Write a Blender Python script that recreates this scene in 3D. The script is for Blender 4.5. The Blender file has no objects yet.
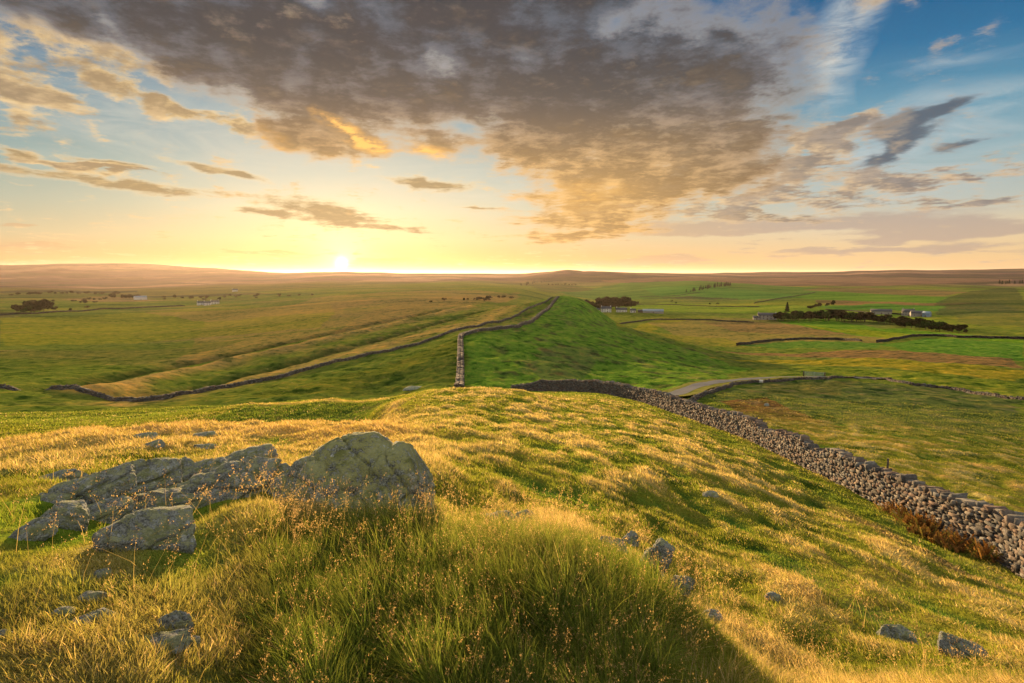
import bpy, math
import numpy as np
R = math.radians
scene = bpy.context.scene
COL = scene.collection
RNG = np.random.default_rng(7)

# ------------------------------------------------------------------ camera
W, H = 1024, 683
LENS = 22.0
F = W * LENS / 36.0
Y0 = 274.0                                   # image row of the true horizon
PITCH = math.atan((H / 2 - Y0) / F)
EYE = 80.0                                   # height of the eye above the datum
cp, sp = math.cos(PITCH), math.sin(PITCH)
cam_data = bpy.data.cameras.new("camera")
cam_data.lens = LENS
cam_data.sensor_width = 36.0
cam_data.clip_start = 0.05
cam_data.clip_end = 120000.0
cam = bpy.data.objects.new("camera", cam_data)
cam.location = (0, 0, EYE)
cam.rotation_euler = (math.pi / 2 - PITCH, 0, 0)
COL.objects.link(cam)
scene.camera = cam


def ray(px, py):
    """azimuth (rad, from +Y towards +X) and tangent of the elevation of a picture point"""
    cx = (np.asarray(px, float) - W / 2) / F
    cy = (H / 2 - np.asarray(py, float)) / F
    dx, dy, dz = cx, cp + cy * sp, -sp + cy * cp
    return np.arctan2(dx, dy), dz / np.hypot(dx, dy)


# ------------------------------------------------------------------ noise
def _hash(ix, iy, seed):
    h = (ix.astype(np.int64) * 374761393 + iy.astype(np.int64) * 668265263 + seed * 974634777) & 0x7FFFFFFF
    h = ((h ^ (h >> 13)) * 1274126177) & 0x7FFFFFFF
    h = ((h ^ (h >> 16)) * 2246822519) & 0x7FFFFFFF
    return (h ^ (h >> 15)) & 0xFFFF


_ang = np.linspace(0, 2 * np.pi, 65536, endpoint=False)
_gx, _gy = np.cos(_ang), np.sin(_ang)


def perlin(x, y, seed=0):
    x = np.asarray(x, float); y = np.asarray(y, float)
    ix, iy = np.floor(x), np.floor(y)
    fx, fy = x - ix, y - iy
    ix = ix.astype(np.int64); iy = iy.astype(np.int64)
    u = fx * fx * fx * (fx * (fx * 6 - 15) + 10)
    v = fy * fy * fy * (fy * (fy * 6 - 15) + 10)

    def g(ax, ay, dx, dy):
        h = _hash(ax, ay, seed)
        return _gx[h] * dx + _gy[h] * dy
    a = g(ix, iy, fx, fy); b = g(ix + 1, iy, fx - 1, fy)
    c = g(ix, iy + 1, fx, fy - 1); d = g(ix + 1, iy + 1, fx - 1, fy - 1)
    return ((a + u * (b - a)) + v * ((c + u * (d - c)) - (a + u * (b - a)))) * 1.5


def fbm(x, y, octaves=4, seed=0, gain=0.5):
    s, a, t = 0.0, 1.0, 0.0
    for k in range(octaves):
        s = s + a * perlin(x * 2 ** k + 17.3 * k, y * 2 ** k - 9.1 * k, seed + k)
        t += a
        a *= gain
    return s / t


def sstep(a, b, x):
    t = np.clip((x - a) / (b - a), 0, 1)
    return t * t * (3 - 2 * t)


# ------------------------------------------------------------------ terrain
CTRL = """
0,683,2.6 150,683,2.4 300,683,2.3 450,683,2.25 600,683,2.4 700,683,2.8 745,683,3.1 770,683,5.2 850,683,5.8 1024,683,6.6
700,630,3.6 650,575,4.4 600,548,5.0 560,538,5.6 500,520,6.6 710,605,7.2 770,640,6.4 660,556,8.4 690,625,5.2 655,585,6.0
350,525,4.6 250,540,4.2 300,600,3.2 450,600,3.0 550,600,3.1 425,500,6 450,480,7.5 450,450,12 450,420,22 450,400,38 460,389,52
520,391,52 400,402,44 375,414,36 430,392,50
0,600,3.4 0,540,5 0,500,7 0,470,10 0,445,16 100,432,19 200,428,22 300,428,24 350,430,24 200,480,7 200,455,11 100,460,10 100,500,6.5
100,550,4.4 100,620,3.1 200,540,4.6 200,600,3.4 300,455,11
0,466,29 100,454,31 200,452,31 300,452,31 345,446,31 365,436,34
245,405,60 330,399,62 390,397,62 190,425,47 300,425,45 360,420,45 245,410,78 330,406,80 395,402,82
250,397,100 330,387,105 400,375,118 440,388,88
0,430,52 0,410,95 50,420,72 100,412,86 150,416,70
0,388,140 90,396,122 145,402,110 220,389,122 300,372,140 380,353,160 430,340,178 470,328,200 510,319,240 530,308,290 555,297,345
460,387,92 461,360,122 461,337,163 475,333,172 515,328,195 540,315,255 550,305,310
0,360,260 0,340,450 0,318,900 0,300,1700 0,291,2600 0,284,5200 0,265,13000 60,264,13000 130,262,13000 200,267,13000 260,272,13000
150,360,230 150,340,420 150,318,850 150,300,1700 150,290,2600 150,283,5200
300,340,260 300,320,480 300,300,1100 300,285,2500 300,279,5000 300,272.5,9000 340,272,9000
420,325,270 420,310,450 420,295,1000 420,283,3000 420,273.5,8000 470,274,8000
480,312,320 480,303,600 480,292,1300 520,290,1500
570,296.5,350 585,301,345 600,315,325 612,326,305 640,336,280 700,355,230 740,368,190
560,313,470 580,317,480 600,323,470 540,310,450
600,312,850 640,315,780 580,306,1100 560,300,1500 560,287,2800
500,360,125 550,350,150 550,320,240 600,350,170 600,375,125 650,385,105 560,380,105 650,360,170 700,372,150
520,393,86 560,393,80 600,394,73 668,399,82 700,387,100 740,380,122 780,378,135 830,377,145
1024,573,23 960,545,25.5 900,515,29 800,468,37 700,425,51 640,403,64
850,600,9.5 950,640,8.5 950,590,14 850,540,16.5 750,500,18 700,470,21 600,440,24 600,470,15 600,500,11 700,530,12.5 550,420,33 550,400,50 650,430,36 800,510,22 900,545,20 1024,620,12.5
1000,520,30 1000,480,42 900,450,48 800,430,56 900,410,80 800,400,85 1000,430,68 1000,400,110 1024,388,150 900,383,135 870,378,150
800,365,210 900,365,210 1000,365,230 800,345,360 1000,345,380 700,340,420 800,330,560 1000,330,560 900,322,720 700,318,760
700,305,1300 800,305,1200 800,295,1900 700,290,2000 1000,305,1200 1000,295,1900 900,285,3500 700,281,3500 900,277,6500 1000,277,6500 750,277,6500
650,274,11000 760,271.5,12000 850,271.5,12000 930,270,12500 1000,268.5,13000 1024,268,13000
520,276,5000 545,273,5500 570,271,5500 600,273,5500 640,277,5000
"""
_c = np.array([[float(v) for v in t.split(",")] for t in CTRL.split()])
_az, _te = ray(_c[:, 0], _c[:, 1])
_pa, _pr, _pt = list(_az), list(_c[:, 2]), list(_te)
for a in np.radians(np.arange(-180, 181, 15)):          # under the tripod
    for r_ in (0.4, 1.0, 1.7):
        _pa.append(a); _pr.append(r_); _pt.append(-(1.58 + 0.04 * r_) / r_)
for a in np.radians((-180, -150, -120, -95, -75, -58, 58, 75, 95, 120, 150, 180)):   # the hill behind the camera
    sgn = 1.0 if a > 0 and abs(a) < 2 else 0.0
    for r_, z_ in ((3, -1.9), (8, -2.9 - 1.5 * sgn), (20, -5.5 - 2.5 * sgn), (60, -13), (150, -22), (500, -40), (2000, -54), (6000, -60), (13000, 30), (40000, -60)):
        _pa.append(a); _pr.append(r_); _pt.append(z_ / r_)
for p in (0, 150, 300, 450, 600, 750, 900, 1024):       # the land falls away beyond the skyline
    a, t = ray(p, 278)
    for r_ in (24000, 40000):
        _pa.append(float(a)); _pr.append(r_); _pt.append(float(t))
_pa, _pr, _pt = np.array(_pa), np.array(_pr), np.array(_pt)
KU = 4.0
_P = np.stack([_pa * KU, np.log(_pr)], 1)


def _tps(d2):
    return 0.5 * d2 * np.log(np.maximum(d2, 1e-12))


_n = len(_P)
_K = _tps(((_P[:, None] - _P[None]) ** 2).sum(-1)) + 1.5e-4 * np.eye(_n)
_Q = np.concatenate([np.ones((_n, 1)), _P], 1)
_A = np.block([[_K, _Q], [_Q.T, np.zeros((3, 3))]])
# weight the fit by what shows on screen: tan(elevation) spans decades near the feet, so fit asinh
_f = lambda t: np.arcsinh(t * 8)
_fi = lambda s: np.sinh(s) / 8
_w = np.linalg.solve(_A, np.concatenate([_f(_pt), np.zeros(3)]))

rings = np.concatenate([np.exp(np.arange(math.log(0.5), math.log(1.9), 0.05)),
                        np.exp(np.arange(math.log(1.9), math.log(110), 0.0065)),
                        np.exp(np.arange(math.log(110), math.log(3000), 0.010)),
                        np.exp(np.arange(math.log(3000), math.log(45000), 0.02))])
az_f = np.arange(-47, 47.001, 0.14)
az_all = np.radians(np.concatenate([np.arange(-180, -60, 5.0), np.arange(-60, -47, 1.0), az_f, np.arange(48, 60, 1.0), np.arange(60, 180.1, 5.0)]))
LR = np.log(rings)
NR, NA = len(rings), len(az_all)
ctz = np.empty((NR, NA))
_U = az_all * KU
for i0 in range(0, NR, 8):
    i1 = min(NR, i0 + 8)
    uu, vv = np.meshgrid(_U, LR[i0:i1])
    d2 = (uu[..., None] - _P[:, 0]) ** 2 + (vv[..., None] - _P[:, 1]) ** 2
    s = (_tps(d2) * _w[:_n]).sum(-1) + _w[_n] + _w[_n + 1] * uu + _w[_n + 2] * vv
    ctz[i0:i1] = _fi(s)
GR, GA = np.meshgrid(rings, az_all, indexing="ij")
GX, GY = GR * np.sin(GA), GR * np.cos(GA)
GZ = ctz * GR                                            # heights relative to the eye


def grid(arr, x, y):
    """bilinear look-up of a grid field at world x, y"""
    r = np.hypot(x, y); a = np.arctan2(x, y)
    fi = np.interp(np.log(np.maximum(r, rings[0])), LR, np.arange(NR))
    fj = np.interp(a, az_all, np.arange(NA))
    i = np.clip(fi.astype(int), 0, NR - 2); j = np.clip(fj.astype(int), 0, NA - 2)
    s, t = fi - i, fj - j
    return (arr[i, j] * (1 - s) + arr[i + 1, j] * s) * (1 - t) + (arr[i, j + 1] * (1 - s) + arr[i + 1, j + 1] * s) * t


def gz(x, y):
    return grid(GZ, np.asarray(x, float), np.asarray(y, float)) + EYE


def at(px, r, dy=0.0):
    """world x, y of a picture column at a distance"""
    a, _ = ray(px, 400.0)
    a2 = a
    return r * np.sin(a2), r * np.cos(a2)


def hit(px, py, rmin=2.0, rmax=40000.0):
    """first meeting of a sight line with the ground, as world x, y"""
    a, t = ray(px, py)
    rr = np.exp(np.arange(math.log(rmin), math.log(rmax), 0.004))
    x, y = rr * math.sin(a), rr * math.cos(a)
    dz = grid(GZ, x, y) - rr * t
    k = np.argmax(dz >= 0)
    if dz[k] < 0:
        k = int(np.argmax(dz / rr))
    r = rr[k]
    if k > 0:
        d0, d1 = dz[k - 1], dz[k]
        if d1 > d0:
            r = rr[k - 1] + (rr[k] - rr[k - 1]) * min(1, max(0, -d0 / (d1 - d0)))
    return r * math.sin(a), r * math.cos(a)


def hits(pts, rmin=2.0):
    return np.array([hit(p[0], p[1], p[2] if len(p) > 2 else rmin) for p in pts])
# ------------------------------------------------------------------ node helper
class NB:
    def __init__(s, tree):
        s.t = tree

    def n(s, typ, **kw):
        nd = s.t.nodes.new(typ)
        for k, v in kw.items():
            setattr(nd, k, v)
        return nd

    def put(s, sock, v):
        if v is None:
            return
        if hasattr(v, "is_output"):
            s.t.links.new(v, sock)
        else:
            if sock.type == "RGBA" and not np.isscalar(v) and len(v) == 3:
                v = (*v, 1.0)
            sock.default_value = v

    def math(s, op, a, b=None, c=None, clamp=False):
        nd = s.n("ShaderNodeMath", operation=op)
        nd.use_clamp = clamp
        for i, v in enumerate((a, b, c)):
            s.put(nd.inputs[i], v)
        return nd.outputs[0]

    def add(s, a, b): return s.math("ADD", a, b)
    def sub(s, a, b): return s.math("SUBTRACT", a, b)
    def mul(s, a, b): return s.math("MULTIPLY", a, b)
    def mx(s, a, b): return s.math("MAXIMUM", a, b)

    def vmath(s, op, a, b=None, c=None, out=0):
        nd = s.n("ShaderNodeVectorMath", operation=op)
        s.put(nd.inputs[0], a)
        s.put(nd.inputs[1], b)
        if c is not None:
            s.put(nd.inputs["Scale"] if op == "SCALE" else nd.inputs[2], c)
        return nd.outputs["Value"] if op in ("LENGTH", "DISTANCE", "DOT_PRODUCT") else nd.outputs[0]

    def scale(s, a, f):
        return s.vmath("SCALE", a, None, f)

    def comb(s, x, y, z=0.0):
        nd = s.n("ShaderNodeCombineXYZ")
        for i, v in enumerate((x, y, z)):
            s.put(nd.inputs[i], v)
        return nd.outputs[0]

    def sep(s, v):
        nd = s.n("ShaderNodeSeparateXYZ")
        s.put(nd.inputs[0], v)
        return nd.outputs

    def rng(s, v, a, b, c=0.0, d=1.0, smooth=True):
        nd = s.n("ShaderNodeMapRange")
        nd.interpolation_type = "SMOOTHSTEP" if smooth else "LINEAR"
        nd.clamp = True
        for i, q in enumerate((v, a, b, c, d)):
            s.put(nd.inputs[i], q)
        return nd.outputs[0]

    def noise(s, vec, scale, detail=4, rough=0.5, lac=2.0, dist=0.0, typ="FBM", col=False):
        nd = s.n("ShaderNodeTexNoise")
        nd.noise_type = typ
        s.put(nd.inputs["Vector"], vec)
        for k, q in (("Scale", scale), ("Detail", detail), ("Roughness", rough), ("Lacunarity", lac), ("Distortion", dist)):
            nd.inputs[k].default_value = q
        return nd.outputs["Color" if col else "Fac"]

    def voronoi(s, vec, scale, feature="F1", out="Distance", rnd=1.0):
        nd = s.n("ShaderNodeTexVoronoi", feature=feature)
        s.put(nd.inputs["Vector"], vec)
        nd.inputs["Scale"].default_value = scale
        nd.inputs["Randomness"].default_value = rnd
        return nd.outputs[out]

    def mix(s, f, a, b, mode="MIX"):
        nd = s.n("ShaderNodeMix", data_type="RGBA", blend_type=mode)
        nd.clamp_factor = True
        s.put(nd.inputs[0], f)
        s.put(nd.inputs[6], a)
        s.put(nd.inputs[7], b)
        return nd.outputs[2]

    def ramp(s, f, stops, interp="LINEAR"):
        nd = s.n("ShaderNodeValToRGB")
        s.put(nd.inputs[0], f)
        cr = nd.color_ramp
        cr.interpolation = interp
        while len(cr.elements) < len(stops):
            cr.elements.new(0.5)
        for el, (p, c) in zip(cr.elements, sorted(stops)):
            el.position = p
            el.color = (*c, 1.0) if len(c) == 3 else c
        return nd.outputs[0]

    def mapping(s, vec, loc=(0, 0, 0), rot=(0, 0, 0), scl=(1, 1, 1), typ="POINT"):
        nd = s.n("ShaderNodeMapping", vector_type=typ)
        s.put(nd.inputs["Vector"], vec)
        if "Location" in nd.inputs:
            nd.inputs["Location"].default_value = loc
        nd.inputs["Rotation"].default_value = rot
        nd.inputs["Scale"].default_value = scl
        return nd.outputs[0]

    def attr(s, name, out="Color"):
        nd = s.n("ShaderNodeAttribute", attribute_name=name)
        return nd.outputs[out]


# ------------------------------------------------------------------ sun and sky
SUN_AZ = float(ray(342, 262)[0])             # where the sun stands, a hand above the moor
SUN_EL = R(4.5)
EXPO = 1.78
SKY_STRENGTH = 0.1

world = bpy.data.worlds.new("World")
scene.world = world
world.use_nodes = True
wt = world.node_tree
wt.nodes.clear()
B = NB(wt)
tc = B.n("ShaderNodeTexCoord")
D = B.vmath("NORMALIZE", tc.outputs["Generated"])
dx, dy, dz = B.sep(D)[0:3]
AZ = B.mul(B.math("ARCTAN2", dx, dy), 180 / math.pi)
EL = B.mul(B.math("ARCSINE", dz), 180 / math.pi)
AE = B.comb(AZ, EL, 0.0)


def sky_deg(px, py):
    a, t = ray(px, py)
    return math.degrees(float(a)), math.degrees(math.atan(float(t)))


# the cloud deck seen in perspective: x / z, y / z, turned so that one axis runs towards the sun
iz = B.math("DIVIDE", 1.0, B.add(B.mx(dz, 0.0), 0.11))
PL = B.comb(B.mul(dx, iz), B.mul(dy, iz), 0.0)
PLR = B.mapping(PL, rot=(0, 0, SUN_AZ))      # +y now points at the sun
PLS = B.mapping(PLR, scl=(1.12, 1.0, 1.0))

warp_n = B.noise(PLS, 1.1, 5, 0.58, col=True)
warp = B.vmath("SUBTRACT", warp_n, (0.5, 0.5, 0.5))
AEw = B.vmath("ADD", AE, B.vmath("MULTIPLY", warp, (17.0, 8.0, 0.0)))
AEs = B.vmath("ADD", AE, B.vmath("MULTIPLY", warp, (7.0, 2.2, 0.0)))


def blob(px, py, hw, hh, rot=0.0, vec=None, w=1.0, soft=False):
    """one soft cloud mass at an azimuth and elevation; rot turns it clockwise in degrees"""
    a0, e0 = sky_deg(px, py)
    a1 = sky_deg(px + 1, py)[0]
    e1 = sky_deg(px, py - 1)[1]
    ka, ke = a1 - a0, e1 - e0
    m = B.mapping(vec if vec is not None else AEw, (a0, e0, 0), (0, 0, -R(rot)), (hw * ka, hh * ke, 1), "TEXTURE")
    g = B.n("ShaderNodeTexGradient", gradient_type="QUADRATIC_SPHERE" if soft else "SPHERICAL")
    B.put(g.inputs[0], m)
    o = g.outputs["Fac"]
    return o if w == 1.0 else B.mul(o, w)


def total(items, op="ADD"):
    o = items[0]
    for i in items[1:]:
        o = B.math(op, o, i)
    return o


# -- clear sky: the Nishita sky, graded with elevation towards the haze of the horizon
ns = B.n("ShaderNodeTexSky", sky_type="NISHITA")
ns.sun_disc = False
ns.sun_elevation = SUN_EL
ns.sun_rotation = SUN_AZ
ns.altitude = 300
ns.air_density = 1.0
ns.dust_density = 1.6
ns.ozone_density = 2.0
e01 = B.rng(EL, -4.0, 44.0, 0, 1, smooth=False)
pos = lambda e: (e + 4.0) / 48.0
grade_sun = B.ramp(e01, [
    (0.0, (.50, .27, .11)), (pos(-0.5), (.52, .19, .03)), (pos(1.0), (.60, .27, .06)), (pos(3.0), (.68, .55, .30)), (pos(5.5), (.63, .63, .45)),
    (pos(8.5), (.45, .54, .49)), (pos(13), (.27, .40, .45)), (pos(19), (.10, .22, .35)), (pos(27), (.04, .13, .28)), (1.0, (.03, .10, .26))])
grade_left = B.ramp(e01, [
    (0.0, (.42, .25, .12)), (pos(-0.5), (.56, .25, .09)), (pos(1.0), (.62, .35, .14)), (pos(3.0), (.58, .51, .31)), (pos(5.5), (.44, .49, .38)),
    (pos(8.5), (.28, .41, .39)), (pos(12), (.15, .30, .37)), (pos(16), (.075, .20, .32)), (pos(24), (.03, .11, .24)), (1.0, (.02, .08, .22))])
grade_right = B.ramp(e01, [
    (0.0, (.45, .30, .18)), (pos(-0.5), (.84, .50, .25)), (pos(1.2), (.92, .63, .31)), (pos(3.3), (.84, .66, .42)), (pos(5.5), (.54, .57, .50)),
    (pos(9), (.33, .48, .52)), (pos(12.5), (.13, .34, .47)), (pos(17), (.018, .17, .36)), (pos(23), (.004, .085, .24)), (1.0, (.005, .06, .20))])
sidew = B.sub(AZ, math.degrees(SUN_AZ))
away = B.math("ABSOLUTE", sidew)
grade = B.mix(B.rng(sidew, 8, 46), B.mix(B.rng(sidew, -5, -24), grade_sun, grade_left), grade_right)
nish = B.mix(1.0, ns.outputs[0], (0.10, 0.10, 0.10), "MULTIPLY")
base = B.mix(0.12, grade, nish)

# -- the glow of the sun through thin haze
s_az, s_el = sky_deg(342, 263)
rel = B.vmath("SUBTRACT", AE, (s_az, s_el, 0.0))
d_round = B.vmath("LENGTH", rel)
d_flat = B.vmath("LENGTH", B.vmath("MULTIPLY", rel, (0.42, 1.0, 0.0)))
g1 = B.math("EXPONENT", B.mul(B.math("POWER", B.math("DIVIDE", d_round, 0.42), 2.0), -1.0))
g2 = B.math("EXPONENT", B.mul(B.math("DIVIDE", d_round, 1.35), -1.0))
g3 = B.math("EXPONENT", B.mul(B.math("POWER", B.math("DIVIDE", d_flat, 5.5), 2.0), -1.0))
glow = B.vmath("ADD", B.vmath("ADD", B.scale((1.0, .86, .55), B.mul(g1, 2.6)), B.scale((1.0, .66, .22), B.mul(g2, 2.2))),
               B.scale((1.0, .74, .34), B.mul(g3, .07)))
base = B.vmath("ADD", base, glow)

# -- cloud noise shared by the layers
fb = B.noise(PLS, 2.2, 10, 0.62, dist=0.15)
SHIFT = B.vmath("ADD", PLS, (0.0, 0.07, 0.0))            # the same noise a step nearer the sun
fb2 = B.noise(SHIFT, 2.2, 7, 0.62, dist=0.15)
puff = B.noise(PLS, 4.6, 8, 0.64, dist=0.1)
broad = B.noise(PLR, 0.9, 3, 0.5)
puffz = B.sub(puff, 0.5)
relief = B.sub(fb, fb2)                                   # > 0 where a clump turns its side to the sun
fine = B.noise(PLS, 9.0, 5, 0.6)
fbz = B.sub(fb, 0.5)
finez = B.sub(fine, 0.5)
near_sun = B.math("EXPONENT", B.mul(B.math("DIVIDE", d_flat, 10.0), -1.0))
gold_side = B.mul(B.rng(EL, 15.5, 6.5), B.rng(away, 48, 22))


def layer(cov, k, lo, hi, fk=0.0):
    d = B.add(cov, B.mul(fbz, k))
    if fk:
        d = B.add(d, B.add(B.mul(puffz, fk), B.mul(finez, fk * .45)))
    return d, B.rng(d, lo, hi)


# -- high veil and wisps (right)
wv = B.mapping(AE, rot=(0, 0, R(28)), scl=(0.05, 0.22, 1))
wisp_n = B.noise(wv, 2.4, 7, 0.62, dist=0.9)
wv2 = B.mapping(AEs, rot=(0, 0, R(-62)), scl=(0.10, 0.34, 1))
wisp_v = B.noise(wv2, 2.0, 7, 0.66, dist=0.6)
veil = total([blob(905, 150, 190, 58, -4, AEs, .85), blob(960, 100, 140, 26, 6, AEs, .40), blob(960, 62, 150, 10, 2, AEs, .55),
              blob(700, 60, 80, 50, 0, AEs, .4), blob(150, 130, 260, 75, 10, AEs, .45), blob(870, 205, 200, 40, 0, AEs, .35), blob(450, 190, 190, 36, 0, AEs, .55)])
plume = B.mul(B.mx(blob(838, 45, 36, 100, 18, AEs, 1.2), blob(870, 8, 44, 26, -30, AEs, 1.0)), B.rng(wisp_v, .30, .70))
veil_a = B.math("ADD", B.mul(veil, B.rng(wisp_n, 0.32, 0.70)), plume, clamp=True)
veil_c = B.mix(B.rng(away, 6, 40), (.86, .76, .56), (.58, .62, .61))
col = B.mix(B.mul(veil_a, 1.0), base, veil_c)

# -- the low bars along the horizon
lowc = total([blob(760, 226, 250, 11, -1, AEs), blob(950, 232, 150, 13, 0, AEs), blob(880, 250, 190, 6, -1, AEs, .8), blob(640, 262, 130, 5, 0, AEs, .7),
              blob(80, 262, 150, 7, 0, AEs, .8), blob(40, 247, 70, 4, 0, AEs, .8), blob(388, 263, 50, 9, 0, AEs, 1.1), blob(260, 252, 80, 4, 4, AEs, .6), blob(20, 228, 40, 4, 0, AEs, .7)])
ld, la = layer(lowc, 1.0, .14, .46)
low_col = B.mix(B.rng(away, 4, 45), (.78, .45, .15), (.44, .34, .29))
col = B.mix(B.mul(la, .70), col, low_col)

# -- lit broken altocumulus on the left and right
alto = total([blob(40, 70, 120, 60, 25, w=.45), blob(150, 88, 160, 22, 17, w=1.0), blob(35, 85, 90, 16, 22, w=.6), blob(50, 150, 120, 18, 14, w=.95), blob(120, 42, 110, 22, 12, w=.75), blob(250, 125, 70, 26, 20, w=.75),
              blob(60, 25, 110, 30, 15, w=.5), blob(100, 160, 70, 8, 6, w=.8), blob(30, 110, 60, 20, 20, w=.6),
              blob(815, 145, 76, 26, -30, w=1.0), blob(790, 185, 150, 32, -6, w=.9), blob(930, 185, 120, 20, -10, w=1.0), blob(640, 205, 90, 26, -5, w=.5), blob(840, 158, 60, 16, -25, w=.5),
              blob(700, 150, 130, 50, 0, w=.42), blob(860, 120, 50, 20, -30, w=.45), blob(990, 205, 100, 20, 0, w=.7), blob(760, 210, 130, 16, 0, w=.5), blob(712, 62, 40, 10, -6, w=.6)])
ad, aa = layer(alto, 2.2, .20, .78, 2.2)
alto_lit = B.mix(B.rng(away, 10, 55), (1.0, .70, .32), (.74, .52, .31))
alto_sh = B.mix(B.rng(away, 10, 55), (.40, .27, .13), (.23, .20, .19))
alto_c = B.mix(B.rng(B.add(B.mul(relief, 2.2), B.mul(B.sub(.80, ad), .60)), -.18, .40), alto_sh, alto_lit)
col = B.mix(B.mul(aa, .93), col, alto_c)

# -- thin dark streaks left, the slate puff right
strk = total([blob(105, 181, 180, 10, 4, AEs, 1.1), blob(215, 170, 80, 7, 11, AEs, 1.1), blob(325, 214, 85, 17, 12, AEs, 1.2), blob(260, 212, 50, 5, 6, AEs, .9), blob(400, 231, 50, 5, 4, AEs, .9),
              blob(430, 183, 70, 7, 2, AEs, 1.0), blob(20, 150, 60, 8, 8, AEs, .9), blob(110, 160, 60, 5, 4, AEs, .9), blob(480, 208, 40, 3, 2, AEs, .8),
              blob(905, 132, 70, 26, -20, AEs, .85), blob(945, 112, 60, 9, -18, AEs, .85), blob(885, 155, 50, 14, -22, AEs, .8), blob(960, 148, 70, 7, -8, AEs, .7), blob(740, 205, 60, 10, -8, AEs, .5)])
sd, sa = layer(strk, 1.4, .06, .78, 1.3)
str_c = B.mix(B.rng(away, 20, 40), B.mix(B.rng(sd, .25, .75), (1.0, .72, .36), (.40, .28, .13)), B.mix(B.rng(sd, .22, .6), (.36, .36, .38), (.10, .125, .16)))
str_c = B.mix(B.rng(relief, .0, .16), str_c, B.mix(.4, str_c, alto_lit))
col = B.mix(B.mul(sa, .92), col, str_c)

# -- the great dark mass overhead
mass = total([blob(440, 10, 430, 125, 0, w=1.25), blob(300, 75, 190, 70, 18), blob(520, 105, 220, 75, 8, w=.9), blob(650, 95, 200, 85, -12, w=.9), blob(630, 185, 170, 52, -12, w=1.0),
              blob(320, 148, 90, 34, 22, w=1.0), blob(750, 110, 120, 60, -10, w=.5), blob(780, 185, 130, 30, -8, w=.45), blob(845, 165, 90, 30, -20, w=.35), blob(600, 226, 110, 20, -6, w=.85), blob(90, 5, 230, 46, 6, w=.95), blob(470, 150, 110, 22, 5, w=.6),
              blob(440, -110, 620, 140, 0, w=1.0), blob(720, 165, 110, 40, -8, w=.35)], "ADD")
hole = total([blob(410, 178, 80, 16, 4, AEs, 1.0), blob(450, 70, 46, 20, -20, AEs, .45), blob(425, 55, 30, 20, 0, AEs, .45)])
rim = total([blob(345, 130, 66, 14, 32, AEs, 1.4), blob(410, 152, 80, 12, 6, AEs, 1.4), blob(460, 165, 60, 8, 4, AEs, 1.0), blob(590, 195, 90, 30, -4, AEs, .8), blob(270, 140, 60, 22, 24, AEs, .8)])
mass = B.add(B.sub(mass, hole), B.mul(rim, .5))
md, ma = layer(mass, 2.0, .06, .84, 1.05)
thick = B.rng(B.add(md, B.mul(puffz, 2.6)), .40, 1.30)
deep = B.mix(B.rng(EL, 11, 20), B.mix(near_sun, (.112, .098, .088), (.26, .15, .055)), B.mix(near_sun, (.046, .050, .057), (.17, .105, .05)))
mid = B.mix(B.rng(EL, 11, 21), B.mix(near_sun, (.23, .205, .20), (.55, .31, .09)), (.125, .14, .165))
edge = B.mix(near_sun, (.56, .48, .38), (1.35, .74, .20))
mcol = B.mix(thick, mid, deep)
mcol = B.mix(B.mul(gold_side, .80), mcol, B.mix(thick, (1.08, .62, .19), (.50, .285, .085)))
lit_amt = B.math("ADD", B.mul(rim, B.rng(puff, .40, .62)), B.mul(B.rng(relief, .02, .20), .6), clamp=True)
mcol = B.mix(B.mul(lit_amt, B.add(.22, B.mul(rim, .7))), mcol, B.mix(B.rng(rim, .05, .5), edge, (1.25, .66, .15)))
mcol = B.mix(B.mul(B.rng(puff, .54, .74), B.rng(broad, .40, .62, .1, .7)), mcol, B.mix(.55, mcol, edge))
mcol = B.mix(B.mul(B.rng(md, .80, .25), .85), mcol, edge)
col = B.mix(B.mul(ma, .94), col, mcol)

# brighter sky added overhead and behind the camera, out of view, as ground fill
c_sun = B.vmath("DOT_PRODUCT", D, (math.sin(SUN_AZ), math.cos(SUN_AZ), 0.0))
fill_sky = B.mx(B.rng(c_sun, .55, -.15), B.rng(EL, 31, 52))
fill_c = B.mix(B.rng(B.noise(D, 3.0, 5, .6), .42, .60), (.62, .70, .80), (1.30, 1.10, .80))
col = B.mix(fill_sky, col, fill_c)

# below the horizon the world is plain ground light
col = B.mix(B.rng(EL, -1.2, -3.0), col, (.10, .09, .05))
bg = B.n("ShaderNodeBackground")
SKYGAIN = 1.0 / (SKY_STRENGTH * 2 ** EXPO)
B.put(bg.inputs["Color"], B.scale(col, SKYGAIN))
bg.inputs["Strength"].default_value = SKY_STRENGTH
wo = B.n("ShaderNodeOutputWorld")
wt.links.new(bg.outputs[0], wo.inputs[0])
world.cycles.sampling_method = "MANUAL"
world.cycles.sample_map_resolution = 1024

sun_d = bpy.data.lights.new("sun", "SUN")
sun_d.energy = 5.0
sun_d.angle = R(0.5)
sun_d.color = (1.0, 0.665, 0.33)
sun = bpy.data.objects.new("sun", sun_d)
COL.objects.link(sun)
from mathutils import Vector
sdir = Vector((math.sin(SUN_AZ) * math.cos(SUN_EL), math.cos(SUN_AZ) * math.cos(SUN_EL), math.sin(SUN_EL)))
sun.rotation_euler = sdir.to_track_quat("Z", "Y").to_euler()
sun.location = sdir * 200 + Vector((0, 0, EYE))

vs = scene.view_settings
scene.display_settings.display_device = "sRGB"
vs.view_transform = "Standard"
vs.look = "None"
vs.exposure = EXPO
vs.gamma = 1.0
vs.use_curve_mapping = False
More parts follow.
